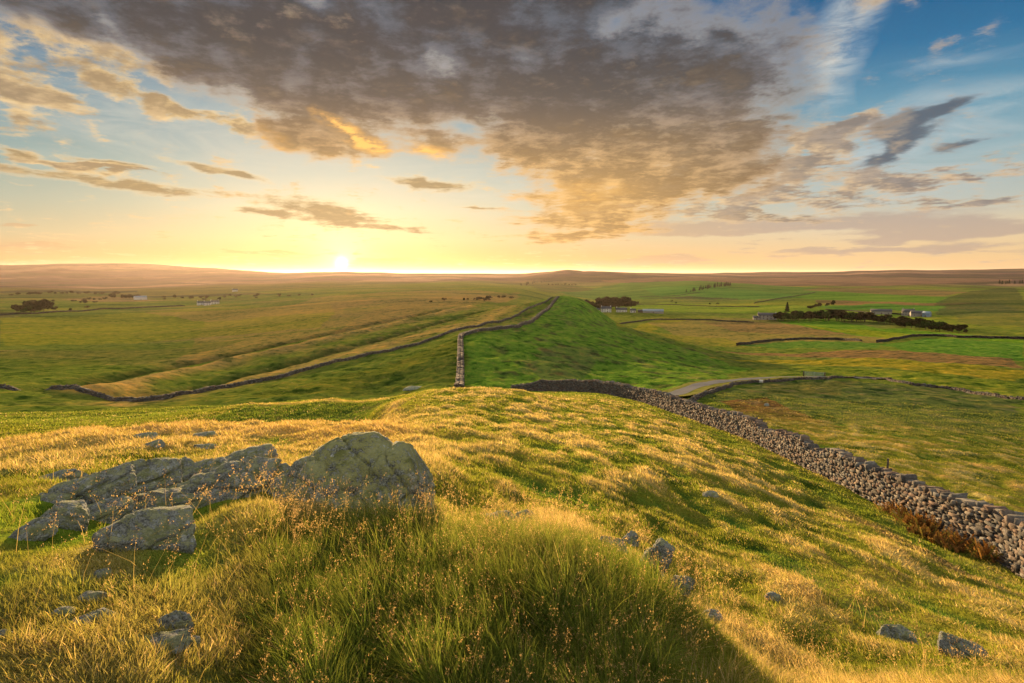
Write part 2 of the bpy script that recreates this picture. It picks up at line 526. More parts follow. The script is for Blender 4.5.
# ------------------------------------------------------------------ the lie of the land in detail
def poly_dist(x, y, poly):
    best = np.full(np.shape(x), 1e9)
    for (x0, y0), (x1, y1) in zip(poly[:-1], poly[1:]):
        ux, uy = x1 - x0, y1 - y0
        L = ux * ux + uy * uy + 1e-9
        t = np.clip(((x - x0) * ux + (y - y0) * uy) / L, 0, 1)
        best = np.minimum(best, np.hypot(x - x0 - t * ux, y - y0 - t * uy))
    return best


def inside(x, y, poly):
    c = np.zeros(np.shape(x), bool)
    n = len(poly)
    for i in range(n):
        x0, y0 = poly[i]; x1, y1 = poly[(i + 1) % n]
        if y0 == y1:
            continue
        c ^= ((y0 > y) != (y1 > y)) & (x < (x1 - x0) * (y - y0) / (y1 - y0) + x0)
    return c


def smooth_line(pts, n=12):
    """Catmull-Rom through world points"""
    P = np.asarray(pts, float)
    P = np.vstack([2 * P[0] - P[1], P, 2 * P[-1] - P[-2]])
    out = []
    for i in range(1, len(P) - 2):
        for t in np.linspace(0, 1, n, endpoint=False):
            out.append(0.5 * ((2 * P[i]) + (-P[i - 1] + P[i + 1]) * t + (2 * P[i - 1] - 5 * P[i] + 4 * P[i + 1] - P[i + 2]) * t ** 2
                              + (-P[i - 1] + 3 * P[i] - 3 * P[i + 1] + P[i + 2]) * t ** 3))
    out.append(P[-2])
    return np.array(out)


def resample(line, step):
    d = np.concatenate([[0], np.cumsum(np.hypot(*np.diff(line[:, :2], axis=0).T))])
    s = np.linspace(0, d[-1], max(2, int(d[-1] / step) + 1))
    return np.stack([np.interp(s, d, line[:, k]) for k in range(line.shape[1])], 1)


# lines that shape the ground (picture point -> where that sight line meets the smooth ground)
wall_line = smooth_line([at(1075, 21.5), at(1024, 24.2), at(960, 26.6), at(900, 30.2), at(850, 34.2), at(800, 39.5), at(750, 46.5), at(700, 54.5), at(650, 65),
                         at(610, 74), at(585, 80), at(560, 85), at(535, 89), at(512, 91)])
road_line = smooth_line([at(630, 72.5 + 8), at(668, 84), at(692, 96), at(720, 110), at(745, 121), at(780, 131), at(815, 137), at(850, 141), at(880, 143)])
vallum = [hits([(40, 389), (120, 374), (200, 360), (260, 348), (330, 333), (400, 318), (450, 309)]),
          hits([(95, 394), (180, 375), (250, 359), (330, 340), (400, 324), (470, 308)]),
          hits([(140, 398), (220, 379), (290, 362), (350, 346), (420, 327), (480, 311)])]

near = sstep(90, 30, GR)
veryn = sstep(2.0, 5.0, GR)
SX, SY = GX * 1.0, GY * 0.45                              # terracettes run with the slope
hum = fbm(SX * 0.95, SY * 0.95, 3, 3)
hum = hum * 1.0 + 0.35 * (1 - 2 * np.abs(perlin(SX * 0.55 + 5, SY * 0.55, 11)))
hum2 = fbm(GX * 2.6, GY * 1.6, 2, 21)
hump_near = near * (0.19 * hum * (0.35 + 0.65 * veryn) + 0.035 * hum2 * veryn + 0.14 * veryn * fbm(GX * 0.16, GY * 0.12, 3, 31))
midw = sstep(35, 110, GR) * sstep(2500, 700, GR)
hump_mid = midw * (0.70 * fbm(GX * 0.055, GY * 0.055, 4, 41) + 0.34 * fbm(GX * 0.20, GY * 0.20, 3, 43) * sstep(600, 250, GR) + .13 * fbm(GX * .55, GY * .40, 2, 44) * sstep(240, 120, GR)
                   + 2.6 * sstep(260, 600, GR) * fbm(GX * .008, GY * .010, 3, 45))
farw = sstep(700, 2500, GR) * sstep(26000, 9000, GR)
hump_far = farw * GR * 0.0042 * fbm(GX / (60 + GR * 0.14), GY / (120 + GR * 0.30), 4, 51)
for px_, h_, w_ in ((522, 3, 90), (541, 8, 80), (557, 9, 50), (568, 15, 70), (579, 10, 40), (592, 12, 60), (611, 9, 70), (632, 5, 90)):
    x_, y_ = at(px_, 5300)
    GZ += h_ * np.exp(-(((GX - x_) / w_) ** 2 + ((GY - y_) / 420) ** 2)) * (GR > 3000)
GZ += hump_near + hump_mid + hump_far
# the old earthworks: ditch and banks running up the left flank
for ln, dep, wid in ((vallum[0], -2.0, 2.8), (vallum[1], 1.6, 3.0), (vallum[2], -1.8, 2.8)):
    m = (GA < 0.02) & (GR > 60) & (GR < 1500)
    dd = poly_dist(GX[m], GY[m], ln)
    wloc = wid * (1 + GR[m] / 500)
    GZ[m] += dep * np.exp(-(dd / wloc) ** 2)
# the worn strip at the wall foot is flat, the road lies in a shallow bed
dw = np.full(GR.shape, 99.0)
m = (GR > 15) & (GR < 130) & (GA > -0.05) & (GA < 0.9)
dw[m] = poly_dist(GX[m], GY[m], wall_line)
dr = np.full(GR.shape, 99.0)
m = (GR > 60) & (GR < 400) & (GA > 0.05) & (GA < 1.0)
dr[m] = poly_dist(GX[m], GY[m], road_line)
GZ -= (hump_near + hump_mid) * (0.75 * np.exp(-(dw / 1.6) ** 2) + 0.8 * np.exp(-(dr / 3.5) ** 2)).clip(0, 1)
# the dark green tussock bank right under the lens carries a lip on its right
cr = np.empty_like(GZ)
cr[1:-1] = (GZ[2:] - GZ[:-2]) / (GR[2:] - GR[:-2]); cr[0] = cr[1]; cr[-1] = cr[-2]


# ------------------------------------------------------------------ what grows where
GREEN, LUSH, YEL, STRAW, RUSH, BROWN, MOOR, PALE = map(np.array, (
    (.062, .108, .014), (.040, .088, .012), (.150, .150, .016), (.300, .205, .070), (.120, .105, .040), (.115, .064, .026), (.120, .074, .046), (.34, .25, .12)))
col = np.empty(GR.shape + (3,))
col[:] = (.088, .118, .018)


def lay(mask, c, a=1.0):
    """blend a colour in; mask 0..1"""
    k = (np.clip(mask, 0, 1) * a)[..., None]
    col[:] = col * (1 - k) + np.asarray(c) * k


big = fbm(GX / 45, GY / 45, 3, 61)
huge = fbm(GX / 260, GY / 260, 3, 62)
lay(sstep(-.1, .5, huge) * sstep(120, 300, GR), YEL, .55)
lay(sstep(0.05, .5, -huge) * sstep(150, 300, GR), RUSH, .55)

WX = GX + 0.02 * GR * fbm(GX / (4 + .06 * GR), GY / (4 + .06 * GR), 2, 71)
WY = GY + 0.04 * GR * fbm(GX / (4 + .06 * GR), GY / (4 + .06 * GR), 2, 72)


def patch(pts, c, a=1.0, rmin=2.0, rough=True):
    p = hits(pts, rmin)
    lo, hi = p.min(0) - 5, p.max(0) + 5
    x, y = (WX, WY) if rough else (GX, GY)
    m = (x > lo[0]) & (x < hi[0]) & (y > lo[1]) & (y < hi[1])
    if m.any():
        k = np.zeros(GR.shape)
        k[m] = inside(x[m], y[m], p)
        lay(k, c, a)


# far moors and hills
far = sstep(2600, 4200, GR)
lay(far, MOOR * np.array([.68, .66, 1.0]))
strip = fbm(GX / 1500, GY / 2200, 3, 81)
crag_ = np.exp(-((GR - 5250) / 500) ** 2) * sstep(.00, .02, GA) * sstep(.20, .17, GA)
lay(crag_ * sstep(-.2, .2, fbm(GX / 90, GY / 300, 3, 84)), (.040, .040, .026), .85)
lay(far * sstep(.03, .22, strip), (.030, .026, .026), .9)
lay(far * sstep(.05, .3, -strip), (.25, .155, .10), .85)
lay(sstep(1500, 2200, GR) * sstep(.04, .2, fbm(GX / 400, GY / 900, 3, 83)), (.050, .046, .022), .6)
patch([(600, 281), (700, 276.5), (800, 277), (1024, 279), (1024, 284), (850, 286), (700, 285)], MOOR, .85)
# right: hill pastures
patch([(560, 292), (620, 283), (700, 281), (800, 287), (900, 291), (900, 297), (700, 300), (600, 300)], (.052, .108, .018), .95)
patch([(640, 288), (700, 286), (760, 291), (800, 296), (760, 300), (660, 297)], (.05, .125, .02), .9)
patch([(790, 296), (840, 291), (960, 298), (940, 303), (820, 300)], (.06, .125, .014), 1)
patch([(800, 290), (860, 287), (960, 292), (940, 296), (840, 292)], (.115, .085, .035), .9)
patch([(820, 300), (950, 303), (1000, 303), (940, 306), (820, 304)], (.12, .075, .035), .9)
patch([(810, 306), (890, 304), (950, 306), (950, 311), (840, 310)], (.055, .125, .018), 1)
patch([(960, 291), (1024, 288), (1024, 309), (985, 312), (930, 305), (945, 297)], (.040, .048, .018), .72)
patch([(940, 309), (985, 303), (1024, 311), (1000, 317), (940, 315)], (.05, .062, .022), .8)
patch([(600, 306), (660, 303), (790, 305), (870, 312), (960, 322), (860, 318), (760, 313), (640, 311)], (.105, .150, .016), 1)
patch([(960, 315), (1024, 312), (1024, 328), (960, 322)], (.085, .095, .022), .8)
# right: the valley floor
patch([(590, 313), (660, 315), (700, 321), (660, 327), (620, 327)], (.165, .150, .016), .9)
patch([(650, 322), (720, 318), (770, 318), (890, 336), (880, 343), (760, 345), (680, 338)], (.150, .120, .034), .85)
patch([(700, 322), (760, 321), (850, 333), (820, 337), (730, 330)], (.150, .085, .040), .55)
patch([(640, 330), (730, 338), (760, 347), (680, 342)], (.135, .130, .020), .9)
patch([(775, 320), (830, 319), (960, 334), (1024, 340), (1024, 343), (900, 336), (880, 338)], (.080, .150, .012), 1, rough=False)
patch([(800, 325), (880, 331), (950, 335), (890, 338), (850, 334)], (.150, .165, .012), .8)
patch([(880, 345), (925, 338), (1024, 343), (1024, 362), (920, 353)], (.060, .128, .016), 1, rough=False)
patch([(735, 345), (800, 341), (880, 343), (880, 348), (780, 349)], (.062, .120, .018), 1, rough=False)
patch([(700, 349), (880, 350), (1024, 360), (1024, 369), (860, 358), (730, 353)], (.150, .088, .038), .85)
patch([(690, 353), (860, 358), (1024, 371), (1024, 383), (880, 368), (760, 362)], (.175, .155, .016), .95)
patch([(780, 366), (880, 370), (1024, 384), (1024, 396), (900, 381), (860, 376)], (.110, .140, .016), .9)
# right: the rough pasture beyond the wall
patch([(705, 396), (760, 382), (850, 380), (960, 392), (1024, 400), (1024, 545), (900, 485), (800, 440), (740, 412)], (.066, .088, .024), 1, 30)
patch([(720, 402), (770, 398), (840, 428), (850, 448), (790, 436), (735, 412)], (.105, .052, .024), .85, 40)
patch([(760, 383), (850, 381), (840, 396), (770, 394)], (.075, .078, .022), .7, 40)
lay(sstep(20, 26, GR) * sstep(140, 120, GR) * sstep(.25, .35, GA) * sstep(.1, .4, fbm(GX / 3, GY / 3, 3, 91)) * sstep(1.5, 4, dw) * (GA > .3) * (GY > 0), (.15, .125, .065), .40)
# the ridge: green on its steep right side, straw along the left flank also paints its sunlit gold
patch([(466, 385), (463, 338), (520, 328), (555, 299), (585, 299), (620, 330), (700, 352), (745, 368), (690, 388), (600, 392)], (.088, .165, .018), .9, 60)
rsc = fbm(GX / 6, GY / 9, 3, 93)
lay(sstep(80, 110, GR) * sstep(420, 300, GR) * sstep(-.04, .05, GA) * sstep(.42, .30, GA) * sstep(.12, .4, rsc), (.110, .098, .040), .55)
patch([(545, 350), (590, 345), (600, 368), (560, 385), (530, 372)], (.082, .080, .036), .5, 60)
patch([(200, 322), (330, 296), (470, 290), (520, 297), (400, 322), (280, 346), (180, 366)], (.21, .14, .045), .6)
lf = (GA < 0.03) & (GR > 60) & (GR < 1500)
wob = fbm(GX * .05, GY * .05, 3, 96)
spk = fbm(GX * .35, GY * .22, 3, 97)
straw_sun_band = smooth_line([hit(*p_) for p_ in ((120, 404), (200, 391), (290, 368), (380, 346), (450, 326), (500, 311), (545, 298))])
for ln, wid, cc, aa in ((vallum[0], 3.2, (.028, .040, .010), 1), (vallum[1], 3.4, (.30, .20, .06), .95), (vallum[2], 3.0, (.030, .040, .010), 1),
                        (straw_sun_band, 4.6, (.25, .175, .052), .85)):
    dd = np.full(GR.shape, 1e6)
    dd[lf] = poly_dist(GX[lf], GY[lf], ln)
    wl = wid * (1 + GR / 420) * (1 + .9 * wob)
    lay(np.exp(-(dd / np.maximum(wl, .5)) ** 2) * sstep(-.95, -.15, spk + .25), cc, aa)
lay(lf * sstep(150, 200, GR) * sstep(900, 500, GR) * sstep(-.42, -.2, GA) * sstep(0, .3, spk), (.19, .135, .05), .5)
patch([(240, 398), (330, 378), (440, 345), (458, 340), (456, 384), (400, 392), (330, 396)], (.088, .104, .014), .85, 60)
patch([(330, 396), (400, 372), (455, 352), (455, 384), (400, 392)], (.055, .080, .014), .8, 60)
patch([(0, 412), (150, 405), (240, 390), (330, 374), (300, 385), (200, 402), (100, 424), (0, 440)], (.105, .125, .018), .8, 40)
lay(sstep(26, 40, GR) * sstep(90, 60, GR) * sstep(-.15, -.25, GA), (.062, .098, .016), .7)
patch([(180, 432), (245, 405), (330, 399), (392, 398), (372, 414), (355, 432), (300, 434)], (.040, .072, .012), 1, 26)
lay(np.exp(-((GR - 61) / 2.4) ** 2) * sstep(-.44, -.36, GA) * sstep(-.14, -.18, GA), (.32, .23, .07), 1)
lay(np.exp(-((GA + .215 - .0022 * (GR - 24)) / .016) ** 2) * sstep(20, 24, GR) * sstep(47, 42, GR), (.34, .24, .075), .95)
scr = fbm(GX / 5, GY / 8, 4, 98)
on_ridge = sstep(85, 110, GR) * sstep(420, 330, GR) * sstep(-.06, .0, GA) * sstep(.40, .26, GA)
lay(on_ridge * sstep(.16, .34, scr), (.055, .048, .022), .75)
lay(on_ridge * sstep(.14, .34, -scr), (.085, .150, .018), .6)
hump = on_ridge * .5 * fbm(GX / 9, GY / 14, 4, 99)
GZ += hump
# left plain in long bands
band = fbm(GX / 300, GY / 70, 3, 95)
lay(sstep(150, 260, GR) * sstep(3000, 1500, GR) * sstep(-.02, -.12, GA) * sstep(.05, .35, band), (.155, .118, .040), .7)
lay(sstep(150, 260, GR) * sstep(2500, 1500, GR) * sstep(-.02, -.12, GA) * sstep(.1, .4, -band), (.055, .090, .016), .7)
patch([(0, 318), (200, 308), (330, 304), (330, 326), (200, 338), (0, 346)], (.150, .150, .014), .6)
patch([(0, 352), (120, 346), (260, 338), (160, 360), (0, 372)], (.062, .088, .014), .6)
patch([(150, 312), (340, 302), (400, 298), (330, 312), (200, 322)], (.20, .13, .045), .55)
patch([(330, 335), (400, 300), (520, 292), (500, 302), (400, 318)], (.17, .12, .04), .6)
lay(sstep(1700, 2200, GR) * sstep(4200, 3000, GR) * sstep(-.15, -.3, GA), (.105, .085, .034), .65)
patch([(0, 293), (60, 290), (120, 293), (90, 297), (0, 299)], (.05, .07, .018), .8)
patch([(70, 299), (110, 296), (170, 300), (100, 302)], (.20, .13, .06), .7)
for pts_ in ([(0, 291.2), (60, 289.6), (135, 290.6), (135, 292.2), (60, 291.8), (0, 293.2)], [(60, 284.5), (160, 283), (220, 284), (160, 285), (60, 286)], [(150, 296), (230, 293.5), (300, 294), (230, 295.3), (150, 297.5)],
             [(520, 280), (600, 277), (640, 279), (600, 280), (540, 282)], [(690, 277.6), (760, 276.8), (800, 277.4), (760, 278.4)], [(860, 277.5), (950, 276.5), (1024, 277), (950, 278.2)], [(930, 283), (1024, 281), (1024, 283), (950, 284.5)],
             [(640, 299), (690, 297), (760, 299), (690, 299.5)]):
    patch(pts_, (.034, .034, .022), .8)

# near hill: tussock tops bleach to straw, hollows stay green; contrast also paints their shading
nh = sstep(75, 50, GR)
dry = 0.50 * hum + 0.30 * fbm(GX * 0.30, GY * 0.16, 3, 101) + .15 * hum2
lay(nh, (.105, .112, .014))
nh2 = nh * (1 - sstep(27, 33, GR) * sstep(-.12, -.16, GA))
lay(nh2 * sstep(.04, .34, dry), (.300, .235, .085), .95)
lay(nh * sstep(.02, .28, -dry), (.030, .078, .011), .97)
bank = sstep(9, 16, GR) * sstep(34, 26, GR) * sstep(-.12, -.22, GA)
lay(bank * sstep(-.30, .10, dry), (.33, .215, .075), .9)
mid_green = np.exp(-((GA - .12) / .12) ** 2) * sstep(9, 14, GR) * sstep(48, 34, GR)
lay(mid_green * sstep(.25, -.2, dry), (.050, .105, .012), .7)
foot = np.exp(-((dw - 2.4) / 1.7) ** 2)
lay(nh * foot * (GA < .95), (.070, .100, .012), .9)
lay(nh * np.exp(-((dw - 3.6) / .45) ** 2) * sstep(30, 22, GR), (.13, .075, .035), .8)
patch([(180, 432), (245, 405), (330, 399), (392, 398), (372, 414), (355, 432), (300, 434)], (.036, .066, .011), .9, 27)
lay(np.exp(-((GR - 61) / 2.6) ** 2) * sstep(-.46, -.36, GA) * sstep(-.14, -.18, GA), (.34, .25, .075), 1)
lay(np.exp(-((GA + .215 - .0022 * (GR - 24)) / .013) ** 2) * sstep(20, 24, GR) * sstep(47, 42, GR), (.34, .25, .08), .95)
# the mossy lawn left of the outcrop, and the lush bank of long grass under the boulder
moss = sstep(-.38, -.5, GA) * sstep(6.4, 5.6, GR) * sstep(2.8, 3.8, GR)
lay(moss * sstep(-.25, .15, fbm(GX * .8, GY * .8, 3, 111)), (.085, .135, .012), .9)
bare = sstep(3.6, 3.0, GR) * sstep(-.30, -.42, GA)
lay(bare * sstep(-.1, .3, fbm(GX * 1.7, GY * 1.7, 3, 112)), (.15, .105, .045), .7)
lush = sstep(4.75, 3.9, GR) * sstep(-.44, -.34, GA) * sstep(.36, .24, GA)
lay(lush, (.050, .082, .014), .85)
col *= (1 + 0.22 * fbm(GX * 1.1, GY * 1.1, 3, 121)[..., None] * sstep(300, 60, GR)[..., None])
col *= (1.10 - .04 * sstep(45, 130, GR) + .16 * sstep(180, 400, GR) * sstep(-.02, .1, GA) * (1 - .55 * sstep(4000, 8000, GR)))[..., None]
col = np.clip(col, .006, .6)


def set_attr(me, name, data, typ="FLOAT_COLOR", dom="POINT"):
    at_ = me.attributes.new(name, typ, dom)
    d = np.asarray(data, np.float32)
    if typ == "FLOAT_COLOR":
        if d.shape[-1] == 3:
            d = np.concatenate([d, np.ones(d.shape[:-1] + (1,), np.float32)], -1)
        at_.data.foreach_set("color", d.reshape(-1))
    else:
        at_.data.foreach_set("value", d.reshape(-1))


def np_mesh(name, V, faces):
    """faces: list of (n, k) index arrays with one k each"""
    me = bpy.data.meshes.new(name)
    V = np.asarray(V, np.float32).reshape(-1, 3)
    faces = [np.asarray(f, np.int32) for f in faces if len(f)]
    nl = sum(f.size for f in faces)
    npoly = sum(len(f) for f in faces)
    me.vertices.add(len(V)); me.loops.add(nl); me.polygons.add(npoly)
    me.vertices.foreach_set("co", V.reshape(-1))
    me.loops.foreach_set("vertex_index", np.concatenate([f.reshape(-1) for f in faces]))
    start, o = [], 0
    for f in faces:
        start.append(o + np.arange(len(f)) * f.shape[1]); o += f.size
    me.polygons.foreach_set("loop_start", np.concatenate(start).astype(np.int32))
    me.update(calc_edges=True)
    return me


def new_mat(name, rough=0.9, spec=0.2):
    m = bpy.data.materials.new(name)
    m.use_nodes = True
    nb = NB(m.node_tree)
    b = m.node_tree.nodes["Principled BSDF"]
    b.inputs["Roughness"].default_value = rough
    b.inputs["Specular IOR Level"].default_value = spec
    return m, nb, b


def add_obj(name, me, mat=None, parent=None, loc=None):
    o = bpy.data.objects.new(name, me)
    if mat is not None and not me.materials:
        me.materials.append(mat)
    o.parent = parent
    if loc is not None:
        o.location = loc
    COL.objects.link(o)
    return o


def tag(o, label=None, cat=None, group=None, kind=None):
    for k, v in (("label", label), ("category", cat), ("group", group), ("kind", kind)):
        if v:
            o[k] = v
    return o


def empty(name, loc, rz=0.0):
    e = bpy.data.objects.new(name, None)
    e.location = loc
    e.rotation_euler = (0, 0, rz)
    COL.objects.link(e)
    return e


# ground sheet
idx = np.arange(NR * NA).reshape(NR, NA)
quads = np.stack([idx[:-1, :-1], idx[1:, :-1], idx[1:, 1:], idx[:-1, 1:]], -1).reshape(-1, 4)[:, ::-1]
gme = np_mesh("ground", np.stack([GX, GY, GZ + EYE], -1), [quads])
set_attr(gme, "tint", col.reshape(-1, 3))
gme.shade_smooth()
gm, nb, bs = new_mat("turf", 1.0, 0.0)
geo = nb.n("ShaderNodeNewGeometry")
P = geo.outputs["Position"]
tint = nb.attr("tint")
rr = nb.vmath("DISTANCE", P, (0, 0, EYE))
Pst = nb.vmath("MULTIPLY", P, (1, .6, 1))
n1 = nb.noise(Pst, 1.3, 6, .65)
n2 = nb.noise(P, 0.16, 7, .62)
n3 = nb.noise(nb.vmath("MULTIPLY", P, (.5, 1, 1)), 0.012, 8, .6)
w1 = nb.rng(rr, 260, 60, 0, 1)
w3 = nb.rng(rr, 150, 900, 0, 1)
n4 = nb.noise(Pst, .48, 7, .66)
var = nb.add(nb.add(nb.mul(nb.sub(n1, .5), nb.mul(w1, 1.5)), nb.mul(nb.sub(n4, .5), nb.rng(rr, 900, 120, .8, 3.2))), nb.add(nb.mul(nb.sub(n2, .5), nb.rng(rr, 50, 200, 1.6, 2.7)), nb.mul(nb.sub(n3, .5), nb.mul(w3, 2.8))))
c1 = nb.mix(nb.rng(var, .05, .50), tint, nb.mix(nb.rng(rr, 90, 40, .10, .4), nb.mix(1.0, tint, (1.65, 1.30, 1.1), "MULTIPLY"), (.20, .135, .05)))
c2 = nb.mix(nb.rng(var, -.05, -.50), c1, nb.mix(1.0, tint, (.36, .50, .45), "MULTIPLY"))
nb.put(bs.inputs["Base Color"], c2)
bmp = nb.n("ShaderNodeBump")
hgt = nb.add(nb.mul(n4, nb.rng(rr, 30, 90, .2, .9)), nb.add(nb.mul(n1, nb.rng(rr, 250, 30, .0, .30)), nb.add(nb.mul(n2, nb.rng(rr, 20, 120, .2, 2.0)), nb.mul(n3, nb.rng(rr, 200, 1500, .0, 16.0)))))
bmp.inputs["Strength"].default_value = 1.0
bmp.inputs["Distance"].default_value = 1.0
nb.put(bmp.inputs["Height"], hgt)
nb.put(bs.inputs["Normal"], bmp.outputs[0])
ground = tag(add_obj("ground", gme, gm), kind="structure")

# ------------------------------------------------------------------ haze
def box_mesh(name, lo, hi):
    x0, y0, z0 = lo; x1, y1, z1 = hi
    V = [(x, y, z) for z in (z0, z1) for y in (y0, y1) for x in (x0, x1)]
    return np_mesh(name, V, [np.array([(0, 2, 3, 1), (4, 5, 7, 6), (0, 1, 5, 4), (2, 6, 7, 3), (0, 4, 6, 2), (1, 3, 7, 5)])])


zmax = float(GZ.max()) + EYE
hz = box_mesh("haze", (-47000, -47000, float(GZ.min()) + EYE - 1), (47000, 47000, max(zmax, EYE) + 25))
hm = bpy.data.materials.new("haze")
hm.use_nodes = True
hn = NB(hm.node_tree)
hm.node_tree.nodes.clear()
pv = hn.n("ShaderNodeVolumePrincipled")
pv.inputs["Color"].default_value = (.96, .79, .70, 1)
pv.inputs["Density"].default_value = 1.0e-5
pv.inputs["Anisotropy"].default_value = 0.58
ho = hn.n("ShaderNodeOutputMaterial")
hm.node_tree.links.new(pv.outputs[0], ho.inputs["Volume"])
tag(add_obj("haze", hz, hm), kind="stuff")

cy = scene.cycles
cy.use_denoising = True
try:
    cy.denoiser = "OPENIMAGEDENOISE"
    cy.denoising_input_passes = "RGB_ALBEDO_NORMAL"
    cy.denoising_prefilter = "ACCURATE"
except Exception as ex:
    print("denoise", ex)
cy.use_adaptive_sampling = True
cy.adaptive_threshold = 0.015
cy.max_bounces = 5
cy.diffuse_bounces = 2
cy.glossy_bounces = 2
cy.transmission_bounces = 3
cy.volume_bounces = 1
cy.transparent_max_bounces = 6
cy.sample_clamp_indirect = 4.0
cy.caustics_reflective = False
cy.caustics_refractive = False
# ------------------------------------------------------------------ rock
def n3(x, y, z, s, seed=0):
    return (perlin(x * s + .37 * z * s + 3.1, y * s + .71 * z * s, seed) + perlin(y * s - .41 * x * s, z * s * 1.1 + 7.7, seed + 5)
            + perlin(z * s + .53 * y * s, x * s - 2.3, seed + 9)) * .55


def fb3(v, s, octs, seed=0, gain=.5):
    o, a = 0, 1.0
    for k in range(octs):
        o = o + a * n3(v[:, 0], v[:, 1], v[:, 2], s * 2 ** k, seed + 17 * k)
        a *= gain
    return o


_ico = {}


def ico(sub):
    if sub not in _ico:
        import bmesh
        bm = bmesh.new()
        bmesh.ops.create_icosphere(bm, subdivisions=sub, radius=1)
        V = np.array([v.co[:] for v in bm.verts]); Fc = np.array([[v.index for v in f.verts] for f in bm.faces])
        bm.free()
        _ico[sub] = (V, Fc)
    return _ico[sub]


def lump(size, seed, cuts=9, sub=5, box=.55, rough=.10, planes=(), bed=0.0, cracks=()):
    """a weathered block: squared-off ball, cleaved by planes, roughened"""
    V, Fc = ico(sub)
    rg = np.random.default_rng(seed)
    p = 1.0 - box
    m = np.max(np.abs(V), axis=1, keepdims=True)
    U = V / m ** box
    U = U / np.abs(U).max(0)
    for i in range(cuts):
        n = rg.normal(size=3); n[2] = abs(n[2]) * .6; n /= np.linalg.norm(n)
        d = rg.uniform(.66, .98)
        U = U - np.maximum(0, U @ n - d)[:, None] * n * rg.uniform(.85, 1.0)
    for n, d in planes:
        n = np.array(n, float); n /= np.linalg.norm(n)
        U = U - np.maximum(0, U @ n - d)[:, None] * n
    S = np.array(size, float) / 2
    P = U * S
    s = float(np.mean(S))
    nrm = V / np.linalg.norm(V, axis=1, keepdims=True)
    d = rough * s * fb3(P / s, 1.0, 6, seed, .58)
    crack = np.abs(n3(P[:, 0] / s, P[:, 1] / s, P[:, 2] / s * 1.4, .9, seed + 40))
    d = d - .055 * s * np.exp(-(crack / .022) ** 2)
    if bed:
        q = P[:, 2] / s * bed + .4 * n3(P[:, 0] / s, P[:, 1] / s, P[:, 2] / s, .8, seed + 3)
        d = d - .09 * s * (np.abs(q - np.round(q)) < .10)
    for n, c0, wd, dp in cracks:                           # open joints: wandering planes cut into the skin
        n = np.array(n, float); n /= np.linalg.norm(n)
        q = P @ n / s - c0 + .16 * n3(P[:, 0] / s, P[:, 1] / s, P[:, 2] / s, 1.3, seed + 77) + .05 * n3(P[:, 0] / s, P[:, 1] / s, P[:, 2] / s, 5, seed + 78)
        d = d - dp * s * np.exp(-(q / wd) ** 2)
    return P + nrm * d[:, None], Fc


def turn(V, rx=0, ry=0, rz=0):
    for ax, a in ((0, rx), (1, ry), (2, rz)):
        if a:
            c, s_ = math.cos(R(a)), math.sin(R(a))
            i, j = [(1, 2), (2, 0), (0, 1)][ax]
            W_ = V.copy()
            W_[:, i] = V[:, i] * c - V[:, j] * s_
            W_[:, j] = V[:, i] * s_ + V[:, j] * c
            V = W_
    return V


def stone_mat(name, base, dark, lichen, lichen_amt, spots, moss, scale=1.0):
    m, nb, b = new_mat(name, .95, .06)
    tco = nb.n("ShaderNodeTexCoord").outputs["Object"]
    g = nb.n("ShaderNodeNewGeometry")
    nz = nb.sep(g.outputs["Normal"])[2]
    pz = nb.sep(tco)[2]
    a = nb.noise(tco, 3.2 * scale, 9, .68)
    c = nb.noise(tco, 11 * scale, 8, .7)
    fine = nb.noise(tco, 55 * scale, 5, .7)
    col_ = nb.mix(nb.rng(a, .40, .60), dark, base)
    col_ = nb.mix(nb.mul(nb.rng(fine, .40, .66), .55), col_, nb.mix(1.0, base, (1.45, 1.35, 1.25), "MULTIPLY"))
    col_ = nb.mix(nb.mul(nb.rng(fine, .50, .33), .7), col_, (.045, .043, .04))
    lw = nb.rng(nb.add(nb.add(nb.mul(c, .8), nb.mul(a, .5)), nb.mul(nz, .10)), .80 - lichen_amt * .13, .86 - lichen_amt * .13)
    col_ = nb.mix(nb.mul(lw, nb.rng(fine, .30, .60, .25, .9)), col_, lichen)
    e = nb.voronoi(nb.vmath("ADD", tco, nb.scale(nb.noise(tco, 6, 3, .5, col=True), .12)), 5.5 * scale)
    sp = nb.mul(nb.rng(e, .19, .13), nb.rng(nb.noise(tco, 2.3 * scale, 2, .5), .52, .60))
    col_ = nb.mix(nb.mul(sp, spots), col_, (.56, .58, .55))
    mz = nb.rng(nb.add(nb.mul(nb.noise(tco, 2.6 * scale, 6, .65), 1.0), nb.mul(nz, .16)), .66, .74)
    col_ = nb.mix(nb.mul(mz, moss), col_, (.085, .105, .018))
    nb.put(b.inputs["Base Color"], col_)
    bp = nb.n("ShaderNodeBump")
    bp.inputs["Strength"].default_value = .9
    bp.inputs["Distance"].default_value = .06
    nb.put(bp.inputs["Height"], nb.add(nb.add(c, nb.mul(fine, .45)), nb.mul(lw, .12)))
    nb.put(b.inputs["Normal"], bp.outputs[0])
    return m


M_BOULD = stone_mat("lichen_stone", (.38, .42, .37), (.12, .13, .12), (.27, .27, .075), 1.15, .9, .55, 1.6)
M_SLAB = stone_mat("grey_stone", (.31, .345, .335), (.135, .145, .140), (.27, .28, .13), .85, .7, .55, 1.6)

foot_prints = []                                          # ground the grass leaves free: x, y, half sizes, turn


def face_cam(x, y):
    return -math.atan2(x, y)


